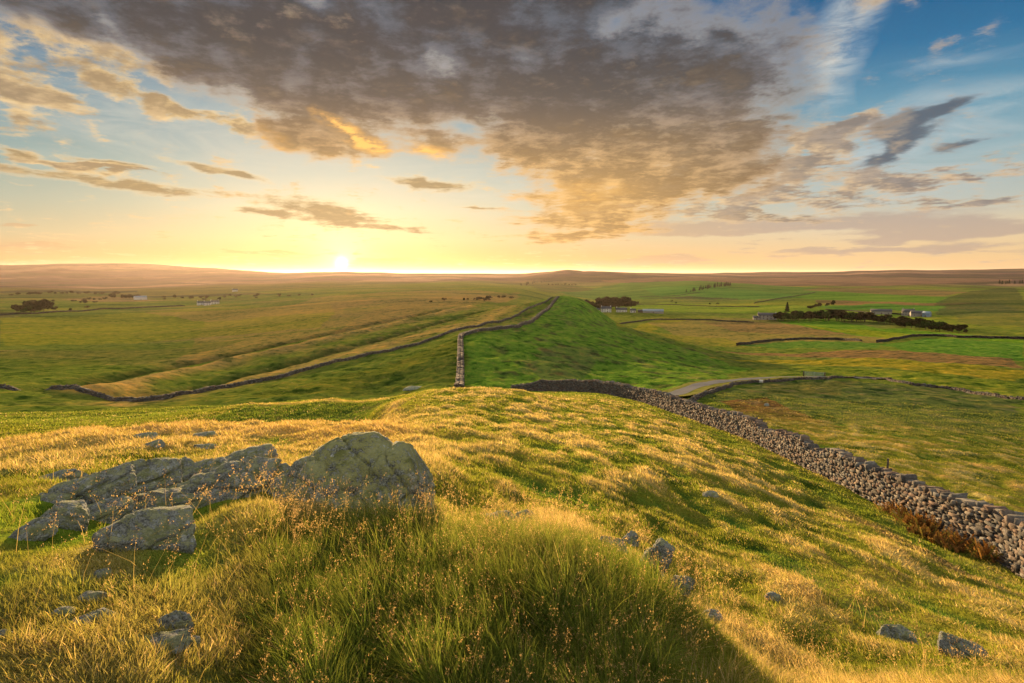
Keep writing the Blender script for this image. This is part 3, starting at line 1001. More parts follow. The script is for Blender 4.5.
def rock(px, by, wpx, hpx, depth, label, roll=0.0, yaw=0.0, seed=1, sub=5, cuts=8, box=.6, bed=0.0, name="rock", cat="rock", sink=.35, mat=None, pitch=0, group=None, rough=.10, rmin=1.95, hs=.66):
    x, y = hit(px, by, rmin)
    r = math.hypot(x, y)
    w, h = wpx * r / F * 1.0, hpx * r / F * hs
    full = h / (1 - sink)
    V, Fc = lump((w, w * depth, full), seed, cuts + 6, sub, box, rough, bed=bed,
                 cracks=[((np.sin(seed * 1.7 + k), np.cos(seed * 2.3 + k * 2), 1.1 * np.cos(seed + k * 4)), .5 * np.sin(seed * 3.1 + k * 1.9), .028, .13) for k in range(3)] if sub > 4 else ())
    V = turn(V, rx=pitch, ry=roll)
    V = turn(V, rz=yaw)
    a_ = math.atan2(x, y)
    x += math.sin(a_) * w * depth * .40
    y += math.cos(a_) * w * depth * .40
    me = np_mesh(name, V, [Fc])
    me.shade_smooth()
    o = add_obj(name, me, mat or M_SLAB, loc=(x, y, float(gz(x, y)) + full * (.5 - sink)))
    o.rotation_euler[2] = face_cam(x, y)
    foot_prints.append((x, y, w * .46, w * depth * .44, math.atan2(x, y) - R(yaw)))
    return tag(o, label, cat, group)


for a_ in ((205, 505, 74, 26, .7, "low grey slab tucked under the front of the broad tilted slab", 61, -12), (288, 500, 46, 30, .8, "rough grey block at the foot of the big boulder's left end", 62, -8),
           (196, 480, 60, 16, .6, "narrow mossy slab between the left ledges and the broad slab", 63, -14), (96, 521, 60, 18, .5, "half-buried ledge between the small rounded boulder and the low humped rock", 64, -12)):
    rock(a_[0], a_[1], a_[2], a_[3], a_[4], a_[5], roll=a_[7], seed=a_[6], bed=2.0, box=.75, cuts=0, name="rock_slab", cat="rock slab", sink=.42, sub=6)

# the big boulder: a high rounded back, a cleft, a tilted block leaning on its front and a low head on the left
bx_, by_ = at(358, 5.05)
parts_ = []
for off, size, seed, tr, cuts, bx, planes in (
        ((-.01, .22, .00), (1.06, .92, 1.17), 11, (0, 6, 6), 1, .26, (((.3, -.8, .45), .93),)),
        ((.28, .10, -.02), (.60, .80, 1.10), 52, (0, 8, -8), 1, .28, (((.6, -.1, .8), .88),)),
        ((-.38, .10, .00), (.58, .62, .92), 24, (0, -12, 14), 2, .42, (((-.6, -.25, .75), .74), ((-.95, -.2, .1), .84))),
        ((-.06, -.27, -.02), (.70, .44, .82), 37, (-16, 8, -14), 3, .62, (((-.15, -.6, .8), .62), ((.9, -.4, .1), .82))),
        ((-.50, -.16, -.06), (.40, .42, .52), 41, (0, -18, 10), 4, .5, (((-.3, -.3, 1), .74),))):
    V, Fc = lump(size, seed, cuts, 6, bx, .10, planes, cracks=(((.75, .2, .55), .38, .016, .10), ((-.45, .3, .85), .12, .014, .08)))
    V = turn(V, *tr) + np.array(off)
    parts_.append((V, Fc))
n0, VV, FF = 0, [], []
for V, Fc in parts_:
    VV.append(V); FF.append(Fc + n0); n0 += len(V)
me = np_mesh("boulder", np.concatenate(VV), [np.concatenate(FF)])
me.shade_smooth()
boulder = add_obj("boulder", me, M_BOULD, loc=(bx_, by_, float(gz(bx_, by_)) - .05))
boulder.rotation_euler[2] = face_cam(bx_, by_)
tag(boulder, "largest boulder, round-backed and cleft, crusted with yellow-green lichen", "boulder")
foot_prints.append((bx_, by_ + .05, .60, .42, math.atan2(bx_, by_)))

rock(232, 499, 128, 40, .62, "broad tilted grey slab running down leftwards from the big boulder", roll=-15, seed=2, sub=6, bed=2.2, box=.75, name="rock_slab", cat="rock slab", sink=.42, cuts=7)
rock(238, 468, 70, 19, .6, "flat grey slab lying behind the broad tilted slab", roll=-9, seed=3, bed=2, box=.75, name="rock_slab", cat="rock slab", sink=.4)
rock(262, 483, 46, 26, .7, "mossy grey block wedged between broad slab and big boulder", roll=-10, seed=4, sink=.4)
rock(66, 507, 108, 27, .42, "long low ledge of grey rock at the left end of the outcrop", roll=-20, seed=5, sub=6, bed=2.4, box=.72, name="rock_ledge", cat="rock ledge", sink=.42)
rock(122, 494, 96, 32, .45, "ridged grey ledge in the middle of the left outcrop", roll=-16, seed=6, sub=6, bed=2.4, box=.68, name="rock_ledge", cat="rock ledge", sink=.42)
rock(172, 478, 48, 24, .7, "knobbly dark block at the upper end of the left ledges", roll=-12, seed=7, cuts=11)
rock(157, 516, 84, 27, .62, "low humped rock with a mossy top below the broad slab", roll=-3, seed=8, bed=1.6, sub=6, sink=.4)
rock(146, 549, 80, 43, .72, "smooth flat-topped rock in the turf, its top catching the sun", roll=6, seed=9, sub=6, cuts=0, box=.80, sink=.38)
rock(61, 528, 42, 29, .8, "small rounded boulder standing before the left ledge", seed=10, cuts=0, box=.5, name="boulder", cat="boulder")
rock(30, 540, 42, 19, .7, "low broken rock at the foot of the left ledge", roll=-22, seed=12, cuts=10)
rock(62, 482, 44, 11, .42, "thin bluish rock sliver above the left ledge", roll=-8, seed=13, name="rock_sliver", cat="rock")
rock(103, 578, 17, 10, .8, "fist-sized grey stone on the mossy lawn", seed=14, name="stone", cat="stone", sub=4)
rock(91, 602, 26, 10, .7, "flattish stone half sunk in the lawn above the blue-grey one", seed=15, name="stone", cat="stone", sub=4)
rock(93, 624, 42, 13, .6, "flat blue-grey stone in the yellow turf", seed=16, roll=-4, name="stone", cat="stone")
rock(176, 632, 32, 24, .6, "pinkish upright stone in the bare patch", seed=17, roll=24, name="stone", cat="stone")
rock(166, 652, 44, 16, .7, "pinkish flat stone below the upright one in the bare patch", seed=18, name="stone", cat="stone")
rock(191, 646, 16, 10, .8, "little pale stone right of the pinkish flat one", seed=19, name="stone", cat="stone", sub=4)
rock(121, 645, 9, 6, .9, "tiny pale blue stone in the yellow turf", seed=20, name="stone", cat="stone", sub=4)
rock(5, 640, 16, 12, .8, "grey stone cut off by the photo's left edge", seed=21, name="stone", cat="stone", sub=4)
rock(62, 615, 20, 6, .8, "nearly buried stone between the left edge and the blue-grey stone", seed=22, name="stone", cat="stone", sub=4)
# crag and stones right of the grassy bank
rock(500, 523, 54, 9, .5, "nearly buried strip of stone behind the grass bank", seed=24, roll=4, name="rock_strip", cat="rock", rmin=5, sink=.2, hs=1.15)
rock(527, 523, 24, 12, .7, "small pinkish stone at the right end of the buried strip", seed=25, name="stone", cat="stone", rmin=5, sink=.2, hs=1.15)
rock(612, 553, 34, 14, .6, "pale rock at the top of the grass bank's broken lip", seed=26, roll=6, rmin=4, sink=.2, hs=1.15)
rock(630, 545, 20, 12, .7, "pointed grey stone just above the broken lip", seed=27, name="stone", cat="stone", rmin=4, sink=.2, hs=1.15)
rock(652, 588, 38, 44, .7, "steep grey crag at the right lip of the grass bank", seed=28, roll=34, bed=2, sub=6, name="crag", cat="crag", rmin=4, sink=.2, hs=1.15)
rock(676, 612, 30, 34, .7, "lower step of the crag beside the grass bank", seed=29, roll=38, bed=2, name="crag", cat="crag", rmin=4, sink=.2, hs=1.15)
rock(711, 628, 22, 17, .7, "loose pale stone below the crag", seed=30, roll=34, name="stone", cat="stone", rmin=4, sink=.2, hs=1.15)
rock(894, 641, 36, 20, .7, "pale rock with a sunlit face alone on the right slope", seed=31, roll=6, name="rock", cat="rock")
rock(968, 658, 46, 20, .6, "slanting pale slab furthest right on the slope", seed=32, roll=18, name="rock_slab", cat="rock slab")
rock(711, 497, 16, 9, .8, "grey stone in the middle of the tussocky slope", seed=33, name="stone", cat="stone", sub=4)
rock(774, 601, 18, 10, .8, "stone sunk in the slope above the lone pale rock", seed=34, roll=25, name="stone", cat="stone", sub=4)
# far side of the near hill, left
rock(141, 439, 26, 6, .5, "low stone on the straw bank beyond the outcrop, leftmost of a pair", seed=35, name="stone", cat="stone", sub=4, rmin=8)
rock(154, 447, 18, 8, .6, "round stone just below the low stone of the straw bank", seed=36, name="stone", cat="stone", sub=4, rmin=8)
rock(207, 436, 24, 6, .5, "pale stone on the brow of the straw bank", seed=38, name="stone", cat="stone", sub=4, rmin=8)
rock(204, 449, 22, 6, .5, "flat stone in dry grass just behind the flat slab", seed=39, name="stone", cat="stone", sub=4, rmin=8)
rock(414, 389.5, 26, 6, .5, "dark rock on the brow beside the foot of the broad wall", seed=42, hs=.4, name="rock", cat="rock", sub=4, rmin=30)
rock(767, 406, 5, 4, .9, "white stone in the brown patch of the pasture beyond the wall", seed=43, name="stone", cat="stone", sub=3, rmin=45)
rock(707, 409, 8, 4, .9, "grey stone in the pasture close behind the wall", seed=44, name="stone", cat="stone", sub=3, rmin=60)
# ------------------------------------------------------------------ dry stone walls
def stone_template(n):
    import bmesh
    bm = bmesh.new()
    bmesh.ops.create_cube(bm, size=2)
    if n:
        bmesh.ops.subdivide_edges(bm, edges=bm.edges[:], cuts=n, use_grid_fill=True)
    V = np.array([v.co[:] for v in bm.verts]); Fc = np.array([[v.index for v in f.verts] for f in bm.faces])
    bm.free()
    if n:
        Ls = np.linalg.norm(V, axis=1, keepdims=True)
        V = V * (1 - .07) + V / Ls * 1.25 * .07
    return V, Fc


T0, T1 = stone_template(0), stone_template(1)


def stones_mesh(name, pos, size, yaw, tilt, colr, tmpl, jit=.16, seed=0):
    """pos (n,3), size (n,3) half sizes, yaw (n), tilt (n)"""
    V, Fc = tmpl
    n, k = len(pos), len(V)
    rg = np.random.default_rng(seed)
    J = V[None] * (1 + rg.normal(0, jit, (n, k, 1)) * .6) + rg.normal(0, jit, (n, k, 3)) * .7
    J = J * size[:, None, :]
    c, s = np.cos(tilt)[:, None], np.sin(tilt)[:, None]
    x, z = J[..., 0] * c - J[..., 2] * s, J[..., 0] * s + J[..., 2] * c
    y = J[..., 1]
    c, s = np.cos(yaw)[:, None], np.sin(yaw)[:, None]
    Q = np.stack([x * c - y * s, x * s + y * c, z], -1) + pos[:, None, :]
    F2 = (Fc[None] + (np.arange(n) * k)[:, None, None]).reshape(-1, 4)
    me = np_mesh(name, Q, [F2])
    set_attr(me, "tint", np.repeat(colr, k, 0))
    return me


mw, nb, bs = new_mat("wall_stone", .95, .05)
tco = nb.n("ShaderNodeTexCoord").outputs["Object"]
a_ = nb.noise(tco, 9, 6, .65)
f_ = nb.noise(tco, 38, 4, .7)
c_ = nb.mix(nb.rng(a_, .35, .65), nb.mix(1.0, nb.attr("tint"), (.62, .62, .62), "MULTIPLY"), nb.attr("tint"))
c_ = nb.mix(nb.mul(nb.rng(f_, .56, .68), .6), c_, (.36, .35, .31))
nb.put(bs.inputs["Base Color"], c_)
bp = nb.n("ShaderNodeBump"); bp.inputs["Strength"].default_value = .8; bp.inputs["Distance"].default_value = .03
nb.put(bp.inputs["Height"], nb.add(a_, nb.mul(f_, .4)))
nb.put(bs.inputs["Normal"], bp.outputs[0])
M_WALL = mw
M_CORE, _, b2 = new_mat("wall_hearting", .95, .1)
b2.inputs["Base Color"].default_value = (.07, .062, .055, 1)
PALETTE = .72 * np.array([(.235, .185, .150), (.285, .215, .165), (.175, .160, .148), (.215, .150, .120), (.30, .265, .225), (.140, .130, .122), (.255, .245, .225)])


def dry_wall(name, label, line, height, base_w, top_w, slen, shgt, tmpl, seed, cat="dry stone wall", coping=True, hvar=.12, gaps=(), flat_top=False, group=None, dark=1.0, sink=.12):
    rg = np.random.default_rng(seed)
    L = resample(np.asarray(line, float), .25)
    d = np.concatenate([[0], np.cumsum(np.hypot(*np.diff(L, axis=0).T))])
    tot = d[-1]
    T = np.gradient(L, axis=0); T /= np.linalg.norm(T, axis=1, keepdims=True) + 1e-9
    N = np.stack([-T[:, 1], T[:, 0]], 1)

    def frame(s):
        P = np.stack([np.interp(s, d, L[:, k]) for k in (0, 1)], 1)
        n_ = np.stack([np.interp(s, d, N[:, k]) for k in (0, 1)], 1)
        t_ = np.stack([np.interp(s, d, T[:, k]) for k in (0, 1)], 1)
        return P, n_, np.arctan2(t_[:, 1], t_[:, 0])

    def hgt(s):
        h = height * (1 + hvar * fbm(s / 5.0, s * 0 + seed * 3.7, 3, seed))
        h = h * np.clip(.42 + (tot - s) / 9.0, 0, 1)
        for g0, g1, dep in gaps:
            h = h - dep * np.exp(-(((s - (g0 + g1) / 2) / ((g1 - g0) / 2)) ** 4))
        return np.maximum(h, .25)

    pos, size, yaw, tilt, colr = [], [], [], [], []
    courses = max(1, int(math.ceil(height * 1.15 / shgt)))
    for side in (-1, 1):
        for c in range(courses):
            lens = slen * np.clip(rg.lognormal(0, .32, int(tot / slen * 1.25) + 4), .5, 2.0)
            s = np.cumsum(lens) - lens[0] * rg.uniform(0, 1)
            lens = lens[s < tot]; s = s[s < tot] - 0
            sc = np.clip(s - lens / 2, 0, tot)
            z0 = (c + .5) * shgt - sink
            H_ = hgt(sc)
            ok = z0 < H_ - .02
            if not ok.any():
                continue
            sc, ln = sc[ok], lens[ok]
            P, n_, yw = frame(sc)
            f = z0 / height
            off = (base_w + (top_w - base_w) * min(1, max(0, f))) / 2
            g = gz(P[:, 0], P[:, 1])
            o = side * (off + rg.normal(0, .018, len(sc)))
            dep = .13 * (slen / .34) ** .5
            o = o - side * dep * .8
            pos.append(np.stack([P[:, 0] + n_[:, 0] * o, P[:, 1] + n_[:, 1] * o, g + z0 + rg.normal(0, .012, len(sc))], 1))
            size.append(np.stack([ln * .49, np.full(len(sc), dep) * rg.uniform(.85, 1.15, len(sc)), shgt * .5 * rg.uniform(.86, 1.12, len(sc))], 1))
            yaw.append(yw + rg.normal(0, .06, len(sc)))
            dzds = np.interp(sc, d, np.gradient(gz(L[:, 0], L[:, 1]), d))
            tilt.append(np.arctan(dzds) * .8 + rg.normal(0, .07, len(sc)))
            colr.append(PALETTE[rg.integers(0, len(PALETTE), len(sc))] * rg.uniform(.55, 1.1, (len(sc), 1)) * dark)
    root = empty(name, (L[len(L) // 2, 0], L[len(L) // 2, 1], float(gz(*L[len(L) // 2]))))
    tag(root, label, cat, group)
    ofs = np.array(root.location)
    cat_ = lambda q: np.concatenate(q)
    me = stones_mesh("face_stones", cat_(pos) - ofs, cat_(size), cat_(yaw), cat_(tilt), cat_(colr), tmpl, seed=seed)
    add_obj("face_stones", me, M_WALL, root)
    # hearting between the two faces
    Lc = resample(L, max(.5, slen))
    dc = np.concatenate([[0], np.cumsum(np.hypot(*np.diff(Lc, axis=0).T))])
    P, n_, yw = frame(dc)
    g = gz(P[:, 0], P[:, 1]); hh = hgt(dc) - shgt * .45
    ring = []
    for sgn, zz, wv in ((-1, -.3, base_w), (-1, hh, top_w), (1, hh, top_w), (1, -.3, base_w)):
        o = sgn * (wv / 2 - .10)
        ring.append(np.stack([P[:, 0] + n_[:, 0] * o, P[:, 1] + n_[:, 1] * o, g + zz], 1))
    ring = np.stack(ring, 1) - ofs
    m_ = len(P)
    ii = np.arange(m_ * 4).reshape(m_, 4)
    q = [np.stack([ii[:-1, k], ii[1:, k], ii[1:, (k + 1) % 4], ii[:-1, (k + 1) % 4]], -1) for k in range(4)]
    q += [ii[:1], ii[-1:, ::-1]]
    add_obj("hearting", np_mesh("hearting", ring.reshape(-1, 3), [np.concatenate(q)]), M_CORE, root)
    if coping:
        pos, size, yaw, tilt, colr = [], [], [], [], []
        rows = 1 if not flat_top else max(2, int(top_w / (slen * .9)))
        for k in range(rows):
            step = slen * (.72 if not flat_top else 1.0)
            s = np.arange(step / 2, tot, step) + rg.normal(0, step * .12, len(np.arange(step / 2, tot, step)))
            P, n_, yw = frame(s)
            o = 0 if rows == 1 else (k + .5) / rows * top_w - top_w / 2
            o = o + rg.normal(0, .03, len(s))
            g = gz(P[:, 0], P[:, 1])
            ch = .13 if not flat_top else .09
            pos.append(np.stack([P[:, 0] + n_[:, 0] * o, P[:, 1] + n_[:, 1] * o, g + hgt(s) - sink * .3 + rg.normal(0, .035, len(s))], 1))
            hw = top_w * .56 if rows == 1 else top_w / rows * .55
            size.append(np.stack([np.full(len(s), step * .5) * rg.uniform(.7, 1.15, len(s)), hw * rg.uniform(.5, 1.05, len(s)), ch * rg.uniform(.55, 1.35, len(s))], 1))
            yaw.append(yw + rg.normal(0, .12, len(s)))
            tilt.append(rg.normal(0, .34 if rows == 1 else .12, len(s)))
            colr.append((PALETTE[rg.integers(0, 7, len(s))] * rg.uniform(.55, .95, (len(s), 1))) * dark)
        me = stones_mesh("coping", cat_(pos) - ofs, cat_(size), cat_(yaw), cat_(tilt), cat_(colr), tmpl, seed=seed + 1)
        tag(add_obj("coping", me, M_WALL, root))
    return root


wall_ext = np.vstack([[at(1230, 19.0)], [at(1150, 19.8)], wall_line])
dry_wall("dry_stone_wall", "thick rough stone wall running down the right hillside from the photo's right edge", wall_ext, 1.42, .92, .56, .30, .112, T1, 3,
         hvar=.16, gaps=((19.5, 22.5, .32), (27, 29, .2)))
broad = smooth_line([at(459, 84), at(460, 92), at(460.5, 105), at(461, 122), at(461, 143), at(461.5, 160), at(466, 166), at(476, 173), at(495, 183), at(515, 196), at(530, 222),
                     at(540, 255), at(548, 290), at(553, 320), at(558, 343)])
dry_wall("ancient_wall", "broad flat-topped stone wall climbing straight up and curving over the green ridge", broad, .80, 1.25, 1.10, .45, .22, T0, 5, flat_top=True, hvar=.14, dark=.85, cat="stone wall")
left_line = smooth_line([at(-110, 152), at(-50, 146), at(0, 141), at(45, 133), at(90, 122), at(145, 111), at(220, 122), at(300, 140), at(380, 160), at(430, 178), at(470, 200), at(510, 240), at(530, 288), at(552, 345)])
dry_wall("dry_stone_wall", "long thin dark wall along the ridge's left flank down to the left edge", left_line, .60, .60, .42, .55, .20, T0, 7, dark=.85)
road_wall = smooth_line([hit(682, 406, 70), hit(700, 397, 70), hit(722, 389.5, 70), hit(745, 383.5, 70), hit(790, 380.5, 70), hit(830, 379, 70), hit(868, 378.5, 70), hit(905, 383.5, 70), hit(954, 390, 70),
                         hit(998, 397, 70), hit(1060, 406, 70)])
dry_wall("dry_stone_wall", "low stone wall along the near side of the bending road", road_wall, .34, .6, .4, .5, .2, T0, 9, dark=.6)
FW = "thin dark field walls across the green valley floor"
for k, (pts, lab) in enumerate((
        ([(737, 345.6), (765, 342), (790, 340.3), (824, 339.8), (845, 340.5), (862, 341.5)], "field wall bounding the green field below the long straw-coloured pasture"),
        ([(877, 342.5), (905, 338), (932, 336.3), (963, 338), (1000, 338.6), (1045, 339.5)], "field wall along the top of the green field nearest the photo's right edge"),
        ([(608, 325), (622, 323.8), (655, 320), (690, 320), (714, 320.6), (754, 322.5)], "field wall crossing the yellow pasture below the farm among trees"),
        ([(640, 297), (672, 296), (688, 294), (700, 293)], "hill wall leading up to the dark plantation"),
        ([(754, 303.5), (776, 299), (793, 296.5), (815, 292.5)], "hill wall slanting up between green pastures right of the plantation"),
        ([(826, 309.8), (850, 311), (872, 313), (905, 315.5)], "field wall running to the slate-roofed farm on the far right"),
        ([(600, 305), (640, 304.5), (700, 306), (760, 307)], "field wall behind the farm among trees"))):
    dry_wall("field_wall", lab, smooth_line(hits(pts, 480 if pts[0][0] < 650 else 150), 6), 1.3, .8, .5, 2.0, .5, T0, 20 + k, coping=False, cat="field wall", group=FW, dark=.32)
dry_wall("field_wall", "dark field bank across the left plain below the far trees", smooth_line(hits([(-30, 317), (0, 315.5), (34, 314), (86, 311), (112, 309), (150, 307.5), (185, 306)], 150), 6), 2.2, 1.6, .8, 2.2, .7, T0, 31,
         coping=False, cat="field wall", dark=.45)

# ------------------------------------------------------------------ road
rl = resample(road_line, 1.0)
T = np.gradient(rl, axis=0); T /= np.linalg.norm(T, axis=1, keepdims=True)
N = np.stack([-T[:, 1], T[:, 0]], 1)


def strip_mesh(name, line, nrm, offs, lift):
    rows = []
    for o in offs:
        p = line + nrm * o
        rows.append(np.stack([p[:, 0], p[:, 1], gz(p[:, 0], p[:, 1]) + lift], 1))
    A = np.stack(rows, 1)
    k = len(offs)
    ii = np.arange(len(line) * k).reshape(len(line), k)
    q = np.stack([ii[:-1, :-1], ii[1:, :-1], ii[1:, 1:], ii[:-1, 1:]], -1).reshape(-1, 4)
    me = np_mesh(name, A.reshape(-1, 3), [q])
    me.shade_smooth()
    return me


mr, nb, bs = new_mat("worn_asphalt", .5, .4)
tco = nb.n("ShaderNodeNewGeometry").outputs["Position"]
nb.put(bs.inputs["Base Color"], nb.mix(nb.rng(nb.noise(tco, .9, 6, .65), .35, .65), (.020, .028, .044), (.034, .046, .066)))
road = tag(add_obj("road", strip_mesh("road", rl, N, np.linspace(-1.35, 1.35, 8), .34), mr), kind="structure")
me_, nb, bs = new_mat("verge_turf", 1, 0)
nb.put(bs.inputs["Base Color"], nb.mix(nb.rng(nb.noise(tco if False else nb.n("ShaderNodeNewGeometry").outputs["Position"], 1.5, 5, .6), .35, .65), (.10, .12, .02), (.19, .16, .05)))
for nm, o0, o1 in (("road_verge", -3.2, -1.31), ("road_verge", 1.31, 3.0)):
    tag(add_obj(nm, strip_mesh(nm, rl, N, np.linspace(o0, o1, 4), .32), me_), kind="structure")
# ------------------------------------------------------------------ grass: blades, tussocks, seed heads
GSC = 1.0


def footprint_mask(x, y, grow=1.0):
    k = np.zeros(x.shape, bool)
    for fx, fy, a, b, t in foot_prints:
        ux, uy = x - fx, y - fy
        c, s = math.cos(t), math.sin(t)
        p, q = ux * c - uy * s, ux * s + uy * c
        k |= (p / (a * grow)) ** 2 + (q / (b * grow)) ** 2 < 1
    return k


def blades_mesh(name, x, y, z, length, width, lean, az, bend, tint, segs, tipmix, tipcol):
    n = len(x)
    ts = np.linspace(0, 1, segs + 1)
    ca, sa = np.cos(az), np.sin(az)
    wa = az + np.pi / 2 + RNG.normal(0, .7, n)
    wx, wy = np.cos(wa), np.sin(wa)
    rows, cols = [], []
    for i, t in enumerate(ts):
        out = length * (np.sin(lean) * t + bend * t * t * .6)
        up = length * (np.cos(lean) * t - bend * t * t * .35)
        px, py, pz = x + ca * out, y + sa * out, z + up
        w = width * (1 - t ** 1.5) * .5 if i < segs else None
        c = tint * (1 - tipmix[:, None] * t) + tipcol * (tipmix[:, None] * t)
        if w is not None:
            rows.append(np.stack([px - wx * w, py - wy * w, pz], 1)); rows.append(np.stack([px + wx * w, py + wy * w, pz], 1))
            cols += [c, c]
        else:
            rows.append(np.stack([px, py, pz], 1)); cols.append(c)
    V = np.stack(rows, 1); C_ = np.stack(cols, 1)
    k = V.shape[1]
    b = (np.arange(n) * k)[:, None]
    quads = [b + np.array([[2 * i, 2 * i + 1, 2 * i + 3, 2 * i + 2]]) for i in range(segs - 1)]
    tris = b + np.array([[k - 3, k - 2, k - 1]])
    me = np_mesh(name, V.reshape(-1, 3), ([np.concatenate(quads)] if quads else []) + [tris])
    set_attr(me, "tint", C_.reshape(-1, 3))
    return me


def grass_mat(name, trans=.45, gain=1.0):
    m = bpy.data.materials.new(name)
    m.use_nodes = True
    nb = NB(m.node_tree)
    m.node_tree.nodes.clear()
    c = nb.attr("tint")
    d = nb.n("ShaderNodeBsdfDiffuse"); nb.put(d.inputs[0], c)
    t = nb.n("ShaderNodeBsdfTranslucent"); nb.put(t.inputs[0], nb.mix(1.0, c, (1.25 * gain, 1.15 * gain, .8 * gain), "MULTIPLY"))
    mx = nb.n("ShaderNodeMixShader"); mx.inputs[0].default_value = trans
    m.node_tree.links.new(d.outputs[0], mx.inputs[1]); m.node_tree.links.new(t.outputs[0], mx.inputs[2])
    o = nb.n("ShaderNodeOutputMaterial")
    m.node_tree.links.new(mx.outputs[0], o.inputs[0])
    return m


M_GRASS = grass_mat("grass_blade", .52, 1.35)
DRYF = dry                                              # -1..1: hollow .. tussock top
STRAW_C = np.array([(.36, .29, .115), (.45, .36, .165), (.30, .21, .080), (.42, .32, .19)])
GREEN_C = np.array([(.066, .132, .014), (.098, .160, .016), (.130, .168, .018), (.048, .094, .015)])


WALL_AZ = np.arctan2(wall_line[::-1, 0], wall_line[::-1, 1]); WALL_R = np.hypot(wall_line[::-1, 0], wall_line[::-1, 1])


def scatter(n, r0, r1, a0=-44, a1=46):
    az = np.radians(RNG.uniform(a0, a1, n)); r = np.exp(RNG.uniform(math.log(r0), math.log(r1), n))
    # clump towards tufts
    x, y = r * np.sin(az), r * np.cos(az)
    return x, y, r


def sample(x, y):
    return grid(GZ, x, y) + EYE, np.stack([grid(col[..., k], x, y) for k in range(3)], 1), grid(DRYF, x, y), grid(lush, x, y), grid(moss, x, y), grid(dw, x, y)


def field(n, r0, r1, segs):
    x, y, r = scatter(int(n * GSC), r0, r1)
    # tuft structure: pull blades towards jittered tuft centres
    cell = .13 * 2.0 ** np.floor(np.log2(np.maximum(r, 4.0) / 4.0) + RNG.uniform(0, .999, len(r)))
    qx = x + cell * 1.6 * perlin(x / cell * .37, y / cell * .37, 161); qy = y + cell * 1.6 * perlin(x / cell * .37 + 9, y / cell * .37, 162)
    ix, iy = np.floor((qx * .8 + qy * .6) / cell), np.floor((qy * .8 - qx * .6) / cell)
    h1 = _hash(ix.astype(np.int64), iy.astype(np.int64), 5) / 65535.0; h2 = _hash(ix.astype(np.int64), iy.astype(np.int64), 6) / 65535.0
    h3 = _hash(ix.astype(np.int64), iy.astype(np.int64), 7) / 65535.0
    z, tnt, dr_, lu, ms, dw_ = sample(x, y)
    n = len(x)
    ratio = sstep(.72, 1.32, tnt[:, 0] / tnt[:, 1])
    keep = ~footprint_mask(x, y, .86) & (dw_ > .45)
    short = np.clip(ms + .9 * np.exp(-(np.minimum(dw_, 50) / 3.2) ** 2), 0, 1)
    base = .040 + .062 * sstep(-.15, .35, dr_) + .026 * h3
    beyond = sstep(0, 1.0, r - np.interp(np.arctan2(x, y), WALL_AZ, WALL_R, left=1e6, right=15))
    L = base * (1 - .28 * short) * (1 - .4 * beyond) * (1 + .5 * lu) + lu * (.06 + .08 * h3)
    L = L * RNG.uniform(.55, 1.35, n) * (1 + np.clip(r - 10, 0, 60) * .012)
    L = L * np.where(footprint_mask(x, y, 1.25), .6, 1.0) * (1 - .38 * sstep(-.26, -.40, np.arctan2(x, y)) * sstep(5.5, 4.5, r))
    L = np.minimum(L, .30 * r / 2.2)
    Wd = np.maximum(.0040, .00095 * r) * RNG.uniform(.7, 1.5, n)
    knoll = sstep(27, 33, r) * sstep(-.12, -.16, np.arctan2(x, y))
    dr_ = dr_ * (1 - .9 * knoll) - .12 * knoll
    p_straw = np.clip(.04 + .30 * sstep(-.08, .34, dr_) + .50 * ratio - .10 - .35 * short - .30 * lu + .5 * (h3 - .5) - .45 * beyond - .50 * sstep(-.26, -.40, np.arctan2(x, y)) * sstep(5.5, 4.5, r), .02, .92)
    st = RNG.random(n) < p_straw
    cg = GREEN_C[RNG.integers(0, 4, n)] * .40 + tnt * .70 * np.where(ratio[:, None] > .5, .75, 1.0)
    cs = STRAW_C[RNG.integers(0, 4, n)] * .75 + tnt * .25
    c = np.where(st[:, None], cs, cg) * RNG.uniform(.75, 1.25, (n, 1)) * (.82 + .36 * h2[:, None]) * (1 - .25 * beyond[:, None])
    az = RNG.uniform(0, 2 * np.pi, n) * .55 + (h1 * 2 * np.pi) * .45 + .3
    lean = np.abs(RNG.normal(.30, .22, n)) + .25 * st
    bend = RNG.uniform(.1, .9, n)
    tip = np.where(st, .15, .30) * RNG.uniform(0, 1, n)
    k = keep
    return blades_mesh("grass", x[k], y[k], z[k] - .012, L[k], Wd[k], lean[k], az[k], bend[k], c[k], segs, tip[k], np.array([.34, .26, .09]))


for n_, r0, r1, sg in ((300000, 1.7, 7.0, 3), (560000, 7.0, 90.0, 2)):
    tag(add_obj("grass", field(n_, r0, r1, sg), M_GRASS), kind="stuff")

